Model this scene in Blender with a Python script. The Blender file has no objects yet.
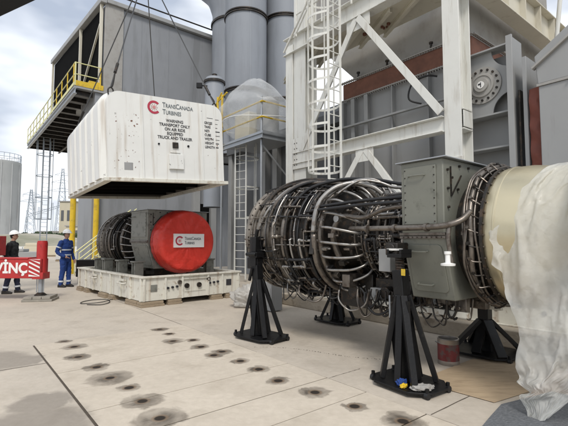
import bpy, bmesh, math, random
from mathutils import Vector, Matrix, noise
R = math.radians
rnd = random.Random(7)
sc = bpy.context.scene
col = sc.collection

# ---------------------------------------------------------------- camera, world, sun, exposure
cd = bpy.data.cameras.new('camera'); cam = bpy.data.objects.new('camera', cd); col.objects.link(cam)
cam.location = (0, 0, 1.55)
cam.rotation_euler = (R(90 + 3.76), 0, 0)
cd.sensor_width = 36; cd.lens = 411 / 568 * 36
cd.clip_start = 0.05; cd.clip_end = 5000
sc.camera = cam
SUN_EL, SUN_AZ = 50, 176          # azimuth the light comes from, clockwise from +Y
w = bpy.data.worlds.new('World'); sc.world = w; w.use_nodes = True
nt = w.node_tree; nt.nodes.clear()
out = nt.nodes.new('ShaderNodeOutputWorld'); bg = nt.nodes.new('ShaderNodeBackground')
sky = nt.nodes.new('ShaderNodeTexSky'); sky.sky_type = 'NISHITA'; sky.sun_disc = False
sky.sun_elevation = R(SUN_EL); sky.sun_rotation = R(SUN_AZ); sky.dust_density = 2.0
tc = nt.nodes.new('ShaderNodeTexCoord'); mp = nt.nodes.new('ShaderNodeMapping')
mp.inputs['Scale'].default_value = (1.0, 1.0, 2.6); mp.inputs['Location'].default_value = (0.35, 0.1, 0.28)
nz = nt.nodes.new('ShaderNodeTexNoise'); nz.inputs['Scale'].default_value = 2.6; nz.inputs['Detail'].default_value = 7; nz.inputs['Roughness'].default_value = .52
cr = nt.nodes.new('ShaderNodeValToRGB'); cr.color_ramp.elements[0].position = .36; cr.color_ramp.elements[1].position = .60
nz2 = nt.nodes.new('ShaderNodeTexNoise'); nz2.inputs['Scale'].default_value = 2.3; nz2.inputs['Detail'].default_value = 4
cr2 = nt.nodes.new('ShaderNodeValToRGB')
cr2.color_ramp.elements[0].position = .42; cr2.color_ramp.elements[0].color = (3.5, 3.9, 4.6, 1)
cr2.color_ramp.elements[1].position = .58; cr2.color_ramp.elements[1].color = (8.0, 8.2, 8.5, 1)
mx = nt.nodes.new('ShaderNodeMix'); mx.data_type = 'RGBA'
add = nt.nodes.new('ShaderNodeMath'); add.operation = 'MULTIPLY_ADD'; add.inputs[1].default_value = .2; add.inputs[2].default_value = .8
lk = nt.links.new
lk(tc.outputs['Generated'], mp.inputs['Vector']); lk(mp.outputs[0], nz.inputs['Vector']); lk(mp.outputs[0], nz2.inputs['Vector'])
lk(nz.outputs[0], cr.inputs[0]); lk(nz2.outputs[0], cr2.inputs[0]); lk(cr.outputs[0], add.inputs[0])
lk(add.outputs[0], mx.inputs[0]); lk(sky.outputs[0], mx.inputs[6]); lk(cr2.outputs[0], mx.inputs[7])
lk(mx.outputs[2], bg.inputs[0]); bg.inputs[1].default_value = 0.112; lk(bg.outputs[0], out.inputs[0])
sl = bpy.data.lights.new('sun', 'SUN'); sl.energy = 1.55; sl.angle = R(15); sl.color = (1, .95, .88)
so = bpy.data.objects.new('sun', sl); col.objects.link(so)
az = R(SUN_AZ); d = Vector((math.sin(az) * math.cos(R(SUN_EL)), math.cos(az) * math.cos(R(SUN_EL)), math.sin(R(SUN_EL))))
so.rotation_euler = d.to_track_quat('Z', 'Y').to_euler(); so.location = (-10, -10, 30)
sc.view_settings.view_transform = 'Standard'; sc.view_settings.look = 'None'
sc.view_settings.exposure = 0.56; sc.view_settings.gamma = 1; sc.view_settings.use_curve_mapping = False

# ---------------------------------------------------------------- the plant's own grid: a runs along the turbine, b across it
AL = -51.0
U = Vector((math.cos(R(AL)), math.sin(R(AL)), 0)); V = Vector((-math.sin(R(AL)), math.cos(R(AL)), 0))
def W(a, b, z=0): return U * a + V * b + Vector((0, 0, z))

# ---------------------------------------------------------------- materials
MATS = {}
def facets(n, vec, fsc, strength, dist=.03):
    """bump of crumpled film or cloth: flat tilted facets meeting in sharp creases, at three sizes"""
    L = n.links.new; tot = None
    wn = n.nodes.new('ShaderNodeTexNoise'); wn.inputs['Scale'].default_value = fsc * .5; wn.inputs['Detail'].default_value = 2; L(vec, wn.inputs[0])
    ws = n.nodes.new('ShaderNodeVectorMath'); ws.operation = 'MULTIPLY_ADD'; L(wn.outputs['Color'], ws.inputs[0]); ws.inputs[1].default_value = (.8 / fsc,) * 3; L(vec, ws.inputs[2])
    for k, (sc_, am) in enumerate(((fsc, 1.0), (fsc * 2.3, .9), (fsc * 5.1, .7))):
        v_ = n.nodes.new('ShaderNodeTexVoronoi'); v_.inputs['Scale'].default_value = sc_; L(ws.outputs[0], v_.inputs['Vector'])
        su = n.nodes.new('ShaderNodeVectorMath'); su.operation = 'SUBTRACT'; L(ws.outputs[0], su.inputs[0]); L(v_.outputs['Position'], su.inputs[1])
        cs = n.nodes.new('ShaderNodeVectorMath'); cs.operation = 'SUBTRACT'; L(v_.outputs['Color'], cs.inputs[0]); cs.inputs[1].default_value = (.5, .5, .5)
        dt = n.nodes.new('ShaderNodeVectorMath'); dt.operation = 'DOT_PRODUCT'; L(su.outputs[0], dt.inputs[0]); L(cs.outputs[0], dt.inputs[1])
        ma = n.nodes.new('ShaderNodeMath'); ma.operation = 'MULTIPLY_ADD'; ma.inputs[1].default_value = am * 12; L(dt.outputs['Value'], ma.inputs[0])
        if tot is None: ma.inputs[2].default_value = 0
        else: L(tot, ma.inputs[2])
        tot = ma.outputs[0]
    bp = n.nodes.new('ShaderNodeBump'); bp.inputs['Strength'].default_value = strength; bp.inputs['Distance'].default_value = dist
    L(tot, bp.inputs['Height']); return bp.outputs[0]
def mat(name, c, rough=.6, metal=0, var=.12, sc_=3.0, dirt=None, damt=0.0, dsc=5.0, dlo=.52, dhi=.62, bump=.0, bsc=40, stretch=(1, 1, 1), spec=.5, trans=0, alpha=1, streak=False, coat=0, facet=0, fsc=4, runs=None, ramt=.4):
    m = bpy.data.materials.new(name); m.use_nodes = True; n = m.node_tree; L = n.links.new
    b = n.nodes['Principled BSDF']
    b.inputs['Roughness'].default_value = rough; b.inputs['Metallic'].default_value = metal
    b.inputs['Specular IOR Level'].default_value = spec
    b.inputs['Coat Weight'].default_value = coat
    t = n.nodes.new('ShaderNodeTexCoord'); mpn = n.nodes.new('ShaderNodeMapping'); mpn.inputs['Scale'].default_value = stretch
    L(t.outputs['Object'], mpn.inputs[0])
    a = n.nodes.new('ShaderNodeTexNoise'); a.inputs['Scale'].default_value = sc_; a.inputs['Detail'].default_value = 6; a.inputs['Roughness'].default_value = .6
    L(mpn.outputs[0], a.inputs['Vector'])
    r = n.nodes.new('ShaderNodeMapRange'); r.inputs[1].default_value = .25; r.inputs[2].default_value = .75
    r.inputs[3].default_value = 1 - var; r.inputs[4].default_value = 1 + var
    L(a.outputs[0], r.inputs[0])
    vm = n.nodes.new('ShaderNodeVectorMath'); vm.operation = 'SCALE'; vm.inputs[0].default_value = c[:3]
    L(r.outputs[0], vm.inputs['Scale'])
    last = vm.outputs[0]
    if dirt:
        z = n.nodes.new('ShaderNodeTexNoise'); z.inputs['Scale'].default_value = dsc; z.inputs['Detail'].default_value = 8; z.inputs['Roughness'].default_value = .65
        if streak:
            mp2 = n.nodes.new('ShaderNodeMapping'); mp2.inputs['Scale'].default_value = (1, 1, .12); L(t.outputs['Object'], mp2.inputs[0]); L(mp2.outputs[0], z.inputs['Vector'])
        else: L(mpn.outputs[0], z.inputs['Vector'])
        q = n.nodes.new('ShaderNodeMapRange'); q.inputs[1].default_value = dlo; q.inputs[2].default_value = dhi; q.inputs[3].default_value = 0; q.inputs[4].default_value = damt
        L(z.outputs[0], q.inputs[0])
        x = n.nodes.new('ShaderNodeMix'); x.data_type = 'RGBA'; x.inputs[7].default_value = (*dirt, 1)
        L(q.outputs[0], x.inputs[0]); L(last, x.inputs[6]); last = x.outputs[2]
    if runs:
        z = n.nodes.new('ShaderNodeTexNoise'); z.inputs['Scale'].default_value = 9; z.inputs['Detail'].default_value = 7
        mp3 = n.nodes.new('ShaderNodeMapping'); mp3.inputs['Scale'].default_value = (1, 1, .07); L(t.outputs['Object'], mp3.inputs[0]); L(mp3.outputs[0], z.inputs['Vector'])
        q = n.nodes.new('ShaderNodeMapRange'); q.inputs[1].default_value = .54; q.inputs[2].default_value = .72; q.inputs[3].default_value = 0; q.inputs[4].default_value = ramt; L(z.outputs[0], q.inputs[0])
        x = n.nodes.new('ShaderNodeMix'); x.data_type = 'RGBA'; x.inputs[7].default_value = (*runs, 1); L(q.outputs[0], x.inputs[0]); L(last, x.inputs[6]); last = x.outputs[2]
    L(last, b.inputs['Base Color'])
    rr = n.nodes.new('ShaderNodeMapRange'); rr.inputs[3].default_value = max(0, rough - .12); rr.inputs[4].default_value = min(1, rough + .12)
    L(a.outputs[0], rr.inputs[0]); L(rr.outputs[0], b.inputs['Roughness'])
    if bump:
        e = n.nodes.new('ShaderNodeTexNoise'); e.inputs['Scale'].default_value = bsc; e.inputs['Detail'].default_value = 5
        L(mpn.outputs[0], e.inputs['Vector'])
        bp = n.nodes.new('ShaderNodeBump'); bp.inputs['Strength'].default_value = bump; bp.inputs['Distance'].default_value = .02
        L(e.outputs[0], bp.inputs['Height']); L(bp.outputs[0], b.inputs['Normal'])
    if facet: L(facets(n, t.outputs['Object'], fsc, facet), b.inputs['Normal'])
    if trans: b.inputs['Transmission Weight'].default_value = trans
    if alpha < 1: b.inputs['Alpha'].default_value = alpha
    MATS[name] = m
    return m
wpaint = mat('white_paint', (.66, .66, .62), .45, var=.05, sc_=2, dirt=(.30, .25, .18), damt=.55, dsc=7, dlo=.53, dhi=.72, streak=True, bump=.05)
cpaint = mat('container_paint', (.70, .70, .67), .42, var=.04, sc_=2, dirt=(.13, .12, .11), damt=.85, dsc=9, dlo=.66, dhi=.70, bump=.12, bsc=6, runs=(.33, .25, .17), ramt=.45)
skidpaint = mat('skid_paint', (.62, .605, .535), .5, var=.08, sc_=3, dirt=(.24, .15, .08), damt=.8, dsc=7, dlo=.57, dhi=.68, bump=.1, bsc=20, runs=(.26, .17, .10), ramt=.5)
cream = mat('cream_paint', (.56, .53, .44), .5, var=.06, sc_=2, dirt=(.25, .19, .12), damt=.5, dsc=5, dlo=.58, dhi=.75, streak=True)
wallgrey = mat('wall_panel', (.235, .245, .26), .55, var=.05, sc_=1.2, bump=.02, dirt=(.16, .165, .17), damt=.5, dsc=1.5, streak=True)
walldark = mat('wall_dark', (.11, .115, .12), .6, var=.08, sc_=1.2)
duct = mat('duct_grey', (.25, .27, .30), .62, var=.05, sc_=1.2, dirt=(.17, .18, .2), damt=.6, dsc=1.6, dlo=.45, dhi=.7, streak=True)
hullw = mat('hull_warm', (.31, .30, .28), .6, var=.09, sc_=1.0, dirt=(.16, .13, .10), damt=.5, dsc=2.2, dlo=.5, dhi=.75, bump=.05, bsc=5)
hullc = mat('hull_cool', (.29, .293, .29), .55, var=.06, sc_=1.5, dirt=(.14, .12, .10), damt=.5, dsc=3, dlo=.56, dhi=.75, streak=True)
rust = mat('rust_brown', (.17, .075, .05), .8, var=.3, sc_=5, bump=.4, bsc=14)
redbrown = mat('rust_panel', (.20, .062, .042), .75, var=.2, sc_=4, bump=.3, bsc=5)
black = mat('black_paint', (.006, .006, .0065), .42, var=.3, sc_=8, dirt=(.045, .038, .03), damt=.5, dsc=13, dlo=.60, dhi=.78, bump=.1, spec=.3)
darkmetal = mat('dark_metal', (.028, .025, .022), .45, .5, var=.4, sc_=9, dirt=(.09, .06, .04), damt=.6, dsc=12, bump=.2)
rubber = mat('rubber_black', (.009, .009, .01), .55, var=.3, sc_=10)
brownpipe = mat('brown_pipe', (.17, .15, .13), .38, .75, var=.3, sc_=8, dirt=(.06, .04, .03), damt=.6, dsc=12)
steel = mat('bleed_steel', (.33, .318, .30), .36, .8, var=.18, sc_=8, dirt=(.14, .10, .07), damt=.6, dsc=10)
casing = mat('titanium_casing', (.24, .215, .185), .42, .7, var=.2, sc_=5, dirt=(.07, .055, .045), damt=.7, dsc=7, dlo=.5, dhi=.65)
gold = mat('gold_casing', (.55, .49, .34), .31, .75, var=.05, sc_=1.6, dirt=(.34, .28, .16), damt=.35, dsc=2.5, dlo=.5, dhi=.75)
olive = mat('olive_housing', (.172, .175, .147), .48, .1, var=.07, sc_=4, dirt=(.07, .07, .055), damt=.5, dsc=7, dlo=.58, dhi=.7, bump=.05)
olive2 = mat('grey_housing', (.20, .20, .175), .48, .1, var=.08, sc_=4, dirt=(.06, .06, .05), damt=.5, dsc=7)
whiteplas = mat('white_plastic', (.78, .78, .76), .4, var=.03)
redcover = mat('red_cover', (.58, .034, .02), .45, var=.10, sc_=5, facet=.5, fsc=3)
redpaint = mat('red_paint', (.42, .025, .025), .42, var=.08, sc_=3, dirt=(.1, .02, .02), damt=.4, dsc=9)
darkred = mat('maroon_ink', (.40, .03, .06), .5, var=.03)
ink = mat('dark_ink', (.03, .03, .035), .6, var=.2, sc_=20)
inkgrey = mat('grey_ink', (.10, .12, .13), .6, var=.1)
whitelab = mat('white_label', (.75, .74, .72), .5, var=.03)
yellow = mat('yellow_paint', (.62, .42, .02), .45, var=.1, dirt=(.2, .14, .05), damt=.4)
paleyel = mat('pale_yellow', (.62, .60, .30), .5, var=.08)
wood = mat('timber', (.30, .235, .16), .8, var=.2, sc_=6, stretch=(1, 6, 6), bump=.3, bsc=20, dirt=(.10, .08, .06), damt=.5)
ply = mat('plywood', (.42, .32, .21), .75, var=.1, sc_=2.5, stretch=(1, 5, 1), dirt=(.22, .16, .10), damt=.6, dsc=3, dlo=.5, dhi=.7, bump=.1)
ply2 = mat('plywood_orange', (.40, .235, .13), .75, var=.14, sc_=2.5, stretch=(1, 5, 1), dirt=(.2, .12, .07), damt=.5, dsc=3)
cblock = mat('concrete_block', (.27, .25, .215), .9, var=.15, sc_=6, bump=.5, bsc=25)
plinthm = mat('concrete_plinth', (.38, .33, .26), .9, var=.15, sc_=3, bump=.6, bsc=18, dirt=(.14, .11, .08), damt=.6, dsc=3)
skin_ = mat('skin', (.42, .25, .18), .55, var=.05, spec=.35)
blue = mat('blue_cotton', (.012, .045, .20), .85, var=.12, sc_=7, bump=.4, bsc=9)
blackcl = mat('black_fleece', (.014, .015, .017), .9, var=.2, sc_=7, bump=.4, bsc=9)
navy = mat('navy_cotton', (.014, .018, .04), .88, var=.2, sc_=7, bump=.4, bsc=9)
reflect = mat('reflective_tape', (.62, .66, .70), .4, .1, var=.05)
boot = mat('boot_leather', (.02, .018, .016), .6, var=.2)
helm = mat('helmet_shell', (.80, .80, .78), .28, var=.02)
hair = mat('dark_hair', (.02, .015, .012), .8, var=.3)
siloM = mat('silo_concrete', (.40, .41, .41), .8, var=.06, sc_=.4, dirt=(.28, .28, .28), damt=.5, dsc=.5, streak=True)
foliage = mat('foliage', (.06, .09, .045), .9, var=.4, sc_=.6)
bark = mat('bark', (.10, .08, .06), .9)
mesh_mat = mat('galvanised', (.36, .38, .40), .45, .5, var=.1)
pylon = mat('pylon_steel', (.30, .34, .38), .6, .3, var=.05)
cableM = mat('wire_rope', (.10, .10, .10), .5, .6, var=.2)
rugm = mat('grey_mat', (.12, .128, .138), .9, var=.5, sc_=26, stretch=(1, 7, 1), bump=.8, bsc=30, dirt=(.30, .31, .32), damt=.7, dsc=30, dlo=.5, dhi=.6)
tin = mat('tin_red', (.16, .03, .03), .4, .3, var=.25, sc_=12, dirt=(.10, .075, .07), damt=.9, dsc=9, dlo=.5, dhi=.58)
tinm = mat('tin_metal', (.35, .32, .29), .35, .8, var=.2)
creambuild = mat('cream_render', (.55, .50, .38), .8, var=.06, sc_=.3)
whitebuild = mat('white_render', (.62, .62, .60), .8, var=.06, sc_=.3)
darkvoid = mat('shade_black', (.008, .008, .008), .95, var=.3, spec=.02)  # near-black colour that paints shade into openings and the cover's inner beams

def plastic(name, tr, c=(.80, .81, .79), al=.72, fsc=4, fst=.6, rough=.24, an=.10):
    m = bpy.data.materials.new(name); m.use_nodes = True; n = m.node_tree; L = n.links.new
    n.nodes.clear(); o = n.nodes.new('ShaderNodeOutputMaterial')
    p = n.nodes.new('ShaderNodeBsdfPrincipled'); p.inputs['Base Color'].default_value = (*c, 1); p.inputs['Roughness'].default_value = rough
    tl = n.nodes.new('ShaderNodeBsdfTranslucent'); tl.inputs[0].default_value = (*c, 1)
    ts = n.nodes.new('ShaderNodeBsdfTransparent'); m1 = n.nodes.new('ShaderNodeMixShader'); m1.inputs[0].default_value = tr
    m2 = n.nodes.new('ShaderNodeMixShader'); t = n.nodes.new('ShaderNodeTexCoord')
    z = n.nodes.new('ShaderNodeTexNoise'); z.inputs['Scale'].default_value = 2.2; z.inputs['Detail'].default_value = 6; z.inputs['Distortion'].default_value = 0
    q = n.nodes.new('ShaderNodeMapRange'); q.inputs[1].default_value = .35; q.inputs[2].default_value = .65; q.inputs[3].default_value = al - an; q.inputs[4].default_value = min(1, al + an)
    L(t.outputs['Object'], z.inputs[0]); L(z.outputs[0], q.inputs[0])
    # creases are denser, whiter lines
    wn = n.nodes.new('ShaderNodeTexNoise'); wn.inputs['Scale'].default_value = 3; L(t.outputs['Object'], wn.inputs[0])
    ws = n.nodes.new('ShaderNodeVectorMath'); ws.operation = 'MULTIPLY_ADD'; L(wn.outputs['Color'], ws.inputs[0]); ws.inputs[1].default_value = (.3,) * 3; L(t.outputs['Object'], ws.inputs[2])
    ve = n.nodes.new('ShaderNodeTexVoronoi'); ve.feature = 'DISTANCE_TO_EDGE'; ve.inputs['Scale'].default_value = fsc * 1.4; L(ws.outputs[0], ve.inputs['Vector'])
    er = n.nodes.new('ShaderNodeMapRange'); er.inputs[1].default_value = 0; er.inputs[2].default_value = .02; er.inputs[3].default_value = .0; er.inputs[4].default_value = 0; L(ve.outputs['Distance'], er.inputs[0])
    sm = n.nodes.new('ShaderNodeMath'); sm.use_clamp = True; L(q.outputs[0], sm.inputs[0]); L(er.outputs[0], sm.inputs[1])
    nb = facets(n, t.outputs['Object'], fsc, fst)
    L(nb, p.inputs['Normal']); L(nb, tl.inputs['Normal'])
    L(p.outputs[0], m1.inputs[1]); L(tl.outputs[0], m1.inputs[2]); L(ts.outputs[0], m2.inputs[1]); L(m1.outputs[0], m2.inputs[2]); L(sm.outputs[0], m2.inputs[0])
    L(m2.outputs[0], o.inputs[0])
    return m
sheetM = plastic('plastic_sheet_film', .32, (.80, .80, .76), .58, 6, .55, .34)
wrapM = plastic('wrap_film', .4, (.82, .84, .85), .30, 1.0, .10, .3, .04)
bagM = plastic('bag_film', .3, (.62, .60, .56), .8, 5, .6)

# holes with oil stains in two rows (a, b, radius)
ROW = [(a_, b_, r_ * (.82 + .42 * ((a_ * 7.3 + b_ * 3.1) % 1))) for a_, b_, r_ in [(-7.06, 1.41, .10), (-6.60, 1.45, .17), (-6.0, 1.37, .17), (-5.38, 1.44, .17), (-4.88, 1.45, .21), (-4.43, 1.51, .12), (-3.99, 1.49, .19), (-3.52, 1.47, .19),
       (-6.95, 2.87, .17), (-6.52, 2.86, .11), (-6.02, 2.70, .17), (-5.88, 2.96, .13), (-5.45, 2.87, .16), (-5.04, 2.98, .14), (-4.95, 2.8, .13), (-4.50, 2.93, .13), (-4.08, 2.92, .14),
       (-3.62, 2.85, .13), (-3.12, 2.93, .17), (-2.63, 2.97, .14), (-2.16, 3.05, .17)]]
BIG = [(-6.55, .30, .62), (-6.3, .75, .3), (-4.0, .55, .52), (-4.6, .75, .3)]
def concrete(name, c1, c2):
    m = bpy.data.materials.new(name); m.use_nodes = True; n = m.node_tree; L = n.links.new
    b = n.nodes['Principled BSDF']; b.inputs['Specular IOR Level'].default_value = .3
    g = n.nodes.new('ShaderNodeNewGeometry')
    def noise_(s, dtl, dist=0):
        z = n.nodes.new('ShaderNodeTexNoise'); z.inputs['Scale'].default_value = s; z.inputs['Detail'].default_value = dtl; z.inputs['Roughness'].default_value = .6; z.inputs['Distortion'].default_value = dist
        L(g.outputs['Position'], z.inputs[0]); return z
    def mr(src, a0, a1, b0, b1, smooth=False):
        q = n.nodes.new('ShaderNodeMapRange')
        if smooth: q.interpolation_type = 'SMOOTHSTEP'
        for i, v_ in enumerate((a0, a1, b0, b1)): q.inputs[i + 1].default_value = v_
        L(src, q.inputs[0]); return q.outputs[0]
    def mix(f, a_, b_):
        x = n.nodes.new('ShaderNodeMix'); x.data_type = 'RGBA'
        L(f, x.inputs[0])
        for s, i in ((a_, 6), (b_, 7)):
            if isinstance(s, tuple): x.inputs[i].default_value = (*s, 1)
            else: L(s, x.inputs[i])
        return x.outputs[2]
    n1 = noise_(.55, 7); n2 = noise_(14, 6); n3 = noise_(2.2, 8, .4); n4 = noise_(5.0, 6, .8)
    c = mix(mr(n1.outputs[0], .35, .65, 0, 1), c1, c2)
    c = mix(mr(n3.outputs[0], .52, .72, 0, .40), c, (c1[0] * .62, c1[1] * .60, c1[2] * .56))
    c = mix(mr(n2.outputs[0], .35, .75, 0, .22), c, (c1[0] * .45, c1[1] * .43, c1[2] * .40))
    # warped position for ragged stains
    sub = n.nodes.new('ShaderNodeVectorMath'); sub.operation = 'SUBTRACT'; sub.inputs[1].default_value = (.5, .5, .5); L(n4.outputs['Color'], sub.inputs[0])
    scl = n.nodes.new('ShaderNodeVectorMath'); scl.operation = 'SCALE'; scl.inputs['Scale'].default_value = .22; L(sub.outputs[0], scl.inputs[0])
    ad = n.nodes.new('ShaderNodeVectorMath'); L(g.outputs['Position'], ad.inputs[0]); L(scl.outputs[0], ad.inputs[1])
    mul = n.nodes.new('ShaderNodeVectorMath'); mul.operation = 'MULTIPLY'; mul.inputs[1].default_value = (1, 1, 0); L(ad.outputs[0], mul.inputs[0])
    mul2 = n.nodes.new('ShaderNodeVectorMath'); mul2.operation = 'MULTIPLY'; mul2.inputs[1].default_value = (1, 1, 0); L(g.outputs['Position'], mul2.inputs[0])
    def field(lst, src, k):
        prev = None
        for a_, b_, r_ in lst:
            p = W(a_, b_)
            ds = n.nodes.new('ShaderNodeVectorMath'); ds.operation = 'DISTANCE'; ds.inputs[1].default_value = p; L(src, ds.inputs[0])
            dv = n.nodes.new('ShaderNodeMath'); dv.operation = 'DIVIDE'; dv.inputs[1].default_value = r_ if k is None else k; L(ds.outputs['Value'], dv.inputs[0])
            if prev is None: prev = dv.outputs[0]
            else:
                mn = n.nodes.new('ShaderNodeMath'); mn.operation = 'MINIMUM'; L(prev, mn.inputs[0]); L(dv.outputs[0], mn.inputs[1]); prev = mn.outputs[0]
        return prev
    f1 = field(ROW, mul.outputs[0], None); f2 = field(ROW, mul2.outputs[0], .075); f3 = field(BIG, mul.outputs[0], None)
    c = mix(mr(f3, .75, 1.12, .52, 0, True), c, (.12, .105, .09))
    mo = n.nodes.new('ShaderNodeMath'); mo.operation = 'MULTIPLY'; L(mr(f1, .85, 1.12, .90, 0, True), mo.inputs[0]); L(mr(n3.outputs[0], .36, .60, .45, 1.0), mo.inputs[1])
    c = mix(mo.outputs[0], c, (.16, .135, .105))
    mo2 = n.nodes.new('ShaderNodeMath'); mo2.operation = 'MULTIPLY'; L(mr(f1, .35, .80, .75, 0, True), mo2.inputs[0]); L(mr(n4.outputs[0], .40, .60, .3, 1.0), mo2.inputs[1])
    c = mix(mo2.outputs[0], c, (.05, .04, .03))
    # rusty socket: a pale broken rim round a dark hole
    c = mix(mr(f2, .85, 1.1, .55, 0, True), c, (.19, .125, .075))
    c = mix(mr(f2, .5, .8, .95, 0, True), c, (.016, .012, .009))
    L(c, b.inputs['Base Color'])
    L(mr(n3.outputs[0], .3, .7, .93, .72), b.inputs['Roughness'])
    bp = n.nodes.new('ShaderNodeBump'); bp.inputs['Strength'].default_value = .35; bp.inputs['Distance'].default_value = .012
    L(n2.outputs[0], bp.inputs['Height']); L(bp.outputs[0], b.inputs['Normal'])
    return m
groundM = concrete('concrete_ground', (.53, .47, .39), (.46, .41, .345))
slabM = concrete('concrete_slab', (.575, .51, .42), (.50, .44, .36))
jointM = mat('joint_dirt', (.07, .055, .04), .95, var=.3, sc_=20)
farM = mat('far_ground', (.36, .33, .27), .95, var=.25, sc_=.05, dirt=(.12, .13, .07), damt=.7, dsc=.03, dlo=.45, dhi=.6)

# ---------------------------------------------------------------- mesh helpers
def catmull(pts, n=6, closed=False):
    P = [Vector(p) for p in pts]
    if len(P) < 3 and not closed: return P
    res = []; N = len(P)
    rng = range(N if closed else N - 1)
    for i in rng:
        if closed: p0, p1, p2, p3 = P[(i - 1) % N], P[i], P[(i + 1) % N], P[(i + 2) % N]
        else: p0, p1, p2, p3 = P[max(i - 1, 0)], P[i], P[i + 1], P[min(i + 2, N - 1)]
        for k in range(n):
            t = k / n
            res.append(.5 * ((2 * p1) + (-p0 + p2) * t + (2 * p0 - 5 * p1 + 4 * p2 - p3) * t * t + (-p0 + 3 * p1 - 3 * p2 + p3) * t ** 3))
    if not closed: res.append(P[-1])
    return res
def tri(x): x = x - math.floor(x); return abs(2 * x - 1)
class MB:
    def __init__(s): s.bm = bmesh.new()
    def face(s, vs):
        try: return s.bm.faces.new(vs)
        except ValueError: return None
    def box(s, x0, y0, z0, x1, y1, z1, M=None):
        c = [Vector(p) for p in ((x0, y0, z0), (x1, y0, z0), (x1, y1, z0), (x0, y1, z0), (x0, y0, z1), (x1, y0, z1), (x1, y1, z1), (x0, y1, z1))]
        if M: c = [M @ p for p in c]
        v = [s.bm.verts.new(p) for p in c]
        for f in ((3, 2, 1, 0), (4, 5, 6, 7), (0, 1, 5, 4), (1, 2, 6, 5), (2, 3, 7, 6), (3, 0, 4, 7)): s.face([v[i] for i in f])
        return s
    def bar(s, p, q, wd, ht=None, up=(0, 0, 1)):
        p = Vector(p); q = Vector(q); ht = ht or wd; d = q - p; l = d.length; d.normalize(); up = Vector(up)
        if abs(d.dot(up)) > .99: up = Vector((0, 1, 0))
        x = d.cross(up).normalized(); y = x.cross(d)
        M = Matrix((( x[0], d[0], y[0], p[0]), (x[1], d[1], y[1], p[1]), (x[2], d[2], y[2], p[2]), (0, 0, 0, 1)))
        return s.box(-wd / 2, 0, -ht / 2, wd / 2, l, ht / 2, M)
    def ibeam(s, p, q, wd, ht, t=.02, up=(0, 0, 1)):
        p = Vector(p); q = Vector(q); d = (q - p); l = d.length; d.normalize(); up = Vector(up)
        if abs(d.dot(up)) > .99: up = Vector((0, 1, 0))
        x = d.cross(up).normalized(); y = x.cross(d)
        M = Matrix((( x[0], d[0], y[0], p[0]), (x[1], d[1], y[1], p[1]), (x[2], d[2], y[2], p[2]), (0, 0, 0, 1)))
        s.box(-wd / 2, 0, ht / 2 - t, wd / 2, l, ht / 2, M); s.box(-wd / 2, 0, -ht / 2, wd / 2, l, -ht / 2 + t, M)
        s.box(-t / 2, 0, -ht / 2 + t, t / 2, l, ht / 2 - t, M); return s
    def tube(s, pts, r, seg=8, closed=False, smooth=6):
        P = catmull(pts, smooth, closed) if smooth else [Vector(p) for p in pts]
        N = len(P); rs = r if callable(r) else (lambda t: r)
        T = []
        for i in range(N):
            a = P[(i + 1) % N] if (closed or i < N - 1) else P[i]; b = P[i - 1] if (closed or i > 0) else P[i]
            T.append((a - b).normalized() if (a - b).length > 1e-9 else Vector((0, 0, 1)))
        n0 = T[0].orthogonal().normalized(); rings = []
        for i in range(N):
            n0 = (n0 - T[i] * n0.dot(T[i]))
            n0 = n0.normalized() if n0.length > 1e-6 else T[i].orthogonal().normalized()
            b0 = T[i].cross(n0); rr = rs(i / max(N - 1, 1))
            rings.append([s.bm.verts.new(P[i] + (n0 * math.cos(2 * math.pi * k / seg) + b0 * math.sin(2 * math.pi * k / seg)) * rr) for k in range(seg)])
        M = N if closed else N - 1
        for i in range(M):
            A, B = rings[i], rings[(i + 1) % N]
            for k in range(seg): s.face((A[k], A[(k + 1) % seg], B[(k + 1) % seg], B[k]))
        if not closed: s.face(rings[0][::-1]); s.face(rings[-1])
        return s
    def rod(s, p, q, r, seg=8): return s.tube([p, q], r, seg, smooth=0)
    def cyl(s, p, q, r, r2=None, seg=24): 
        r2 = r if r2 is None else r2
        return s.tube([p, q], lambda t: r + (r2 - r) * t, seg, smooth=0)
    def lathe(s, prof, o=(0, 0, 0), axis='x', seg=48, a0=0, a1=360, cap=False):
        o = Vector(o); full = abs(a1 - a0) >= 359.9; n = seg if full else seg + 1; rings = []
        for (t, r) in prof:
            ring = []
            for k in range(n):
                an = R(a0 + (a1 - a0) * k / seg); c, q = math.cos(an) * r, math.sin(an) * r
                p = {'x': (t, c, q), 'z': (c, q, t), 'y': (c, t, q)}[axis]
                ring.append(s.bm.verts.new(o + Vector(p)))
            rings.append(ring)
        for i in range(len(rings) - 1):
            for k in range(n if full else n - 1):
                A, B = rings[i], rings[i + 1]; s.face((A[k], A[(k + 1) % n], B[(k + 1) % n], B[k]))
        if cap: s.face(rings[0][::-1]); s.face(rings[-1])
        return s
    def prism(s, pts, n_, M=None):
        # pts in local xz, extruded along y over [n_[0], n_[1]]
        a = [Vector((p[0], n_[0], p[1])) for p in pts]; b = [Vector((p[0], n_[1], p[1])) for p in pts]
        if M: a = [M @ p for p in a]; b = [M @ p for p in b]
        A = [s.bm.verts.new(p) for p in a]; B = [s.bm.verts.new(p) for p in b]; k = len(pts)
        s.face(A); s.face(B[::-1])
        for i in range(k): s.face((A[i], B[i], B[(i + 1) % k], A[(i + 1) % k]))
        return s
    def hull(s, pts, M=None):
        vs = [s.bm.verts.new((M @ Vector(p)) if M else p) for p in pts]
        bmesh.ops.convex_hull(s.bm, input=vs); return s
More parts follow.
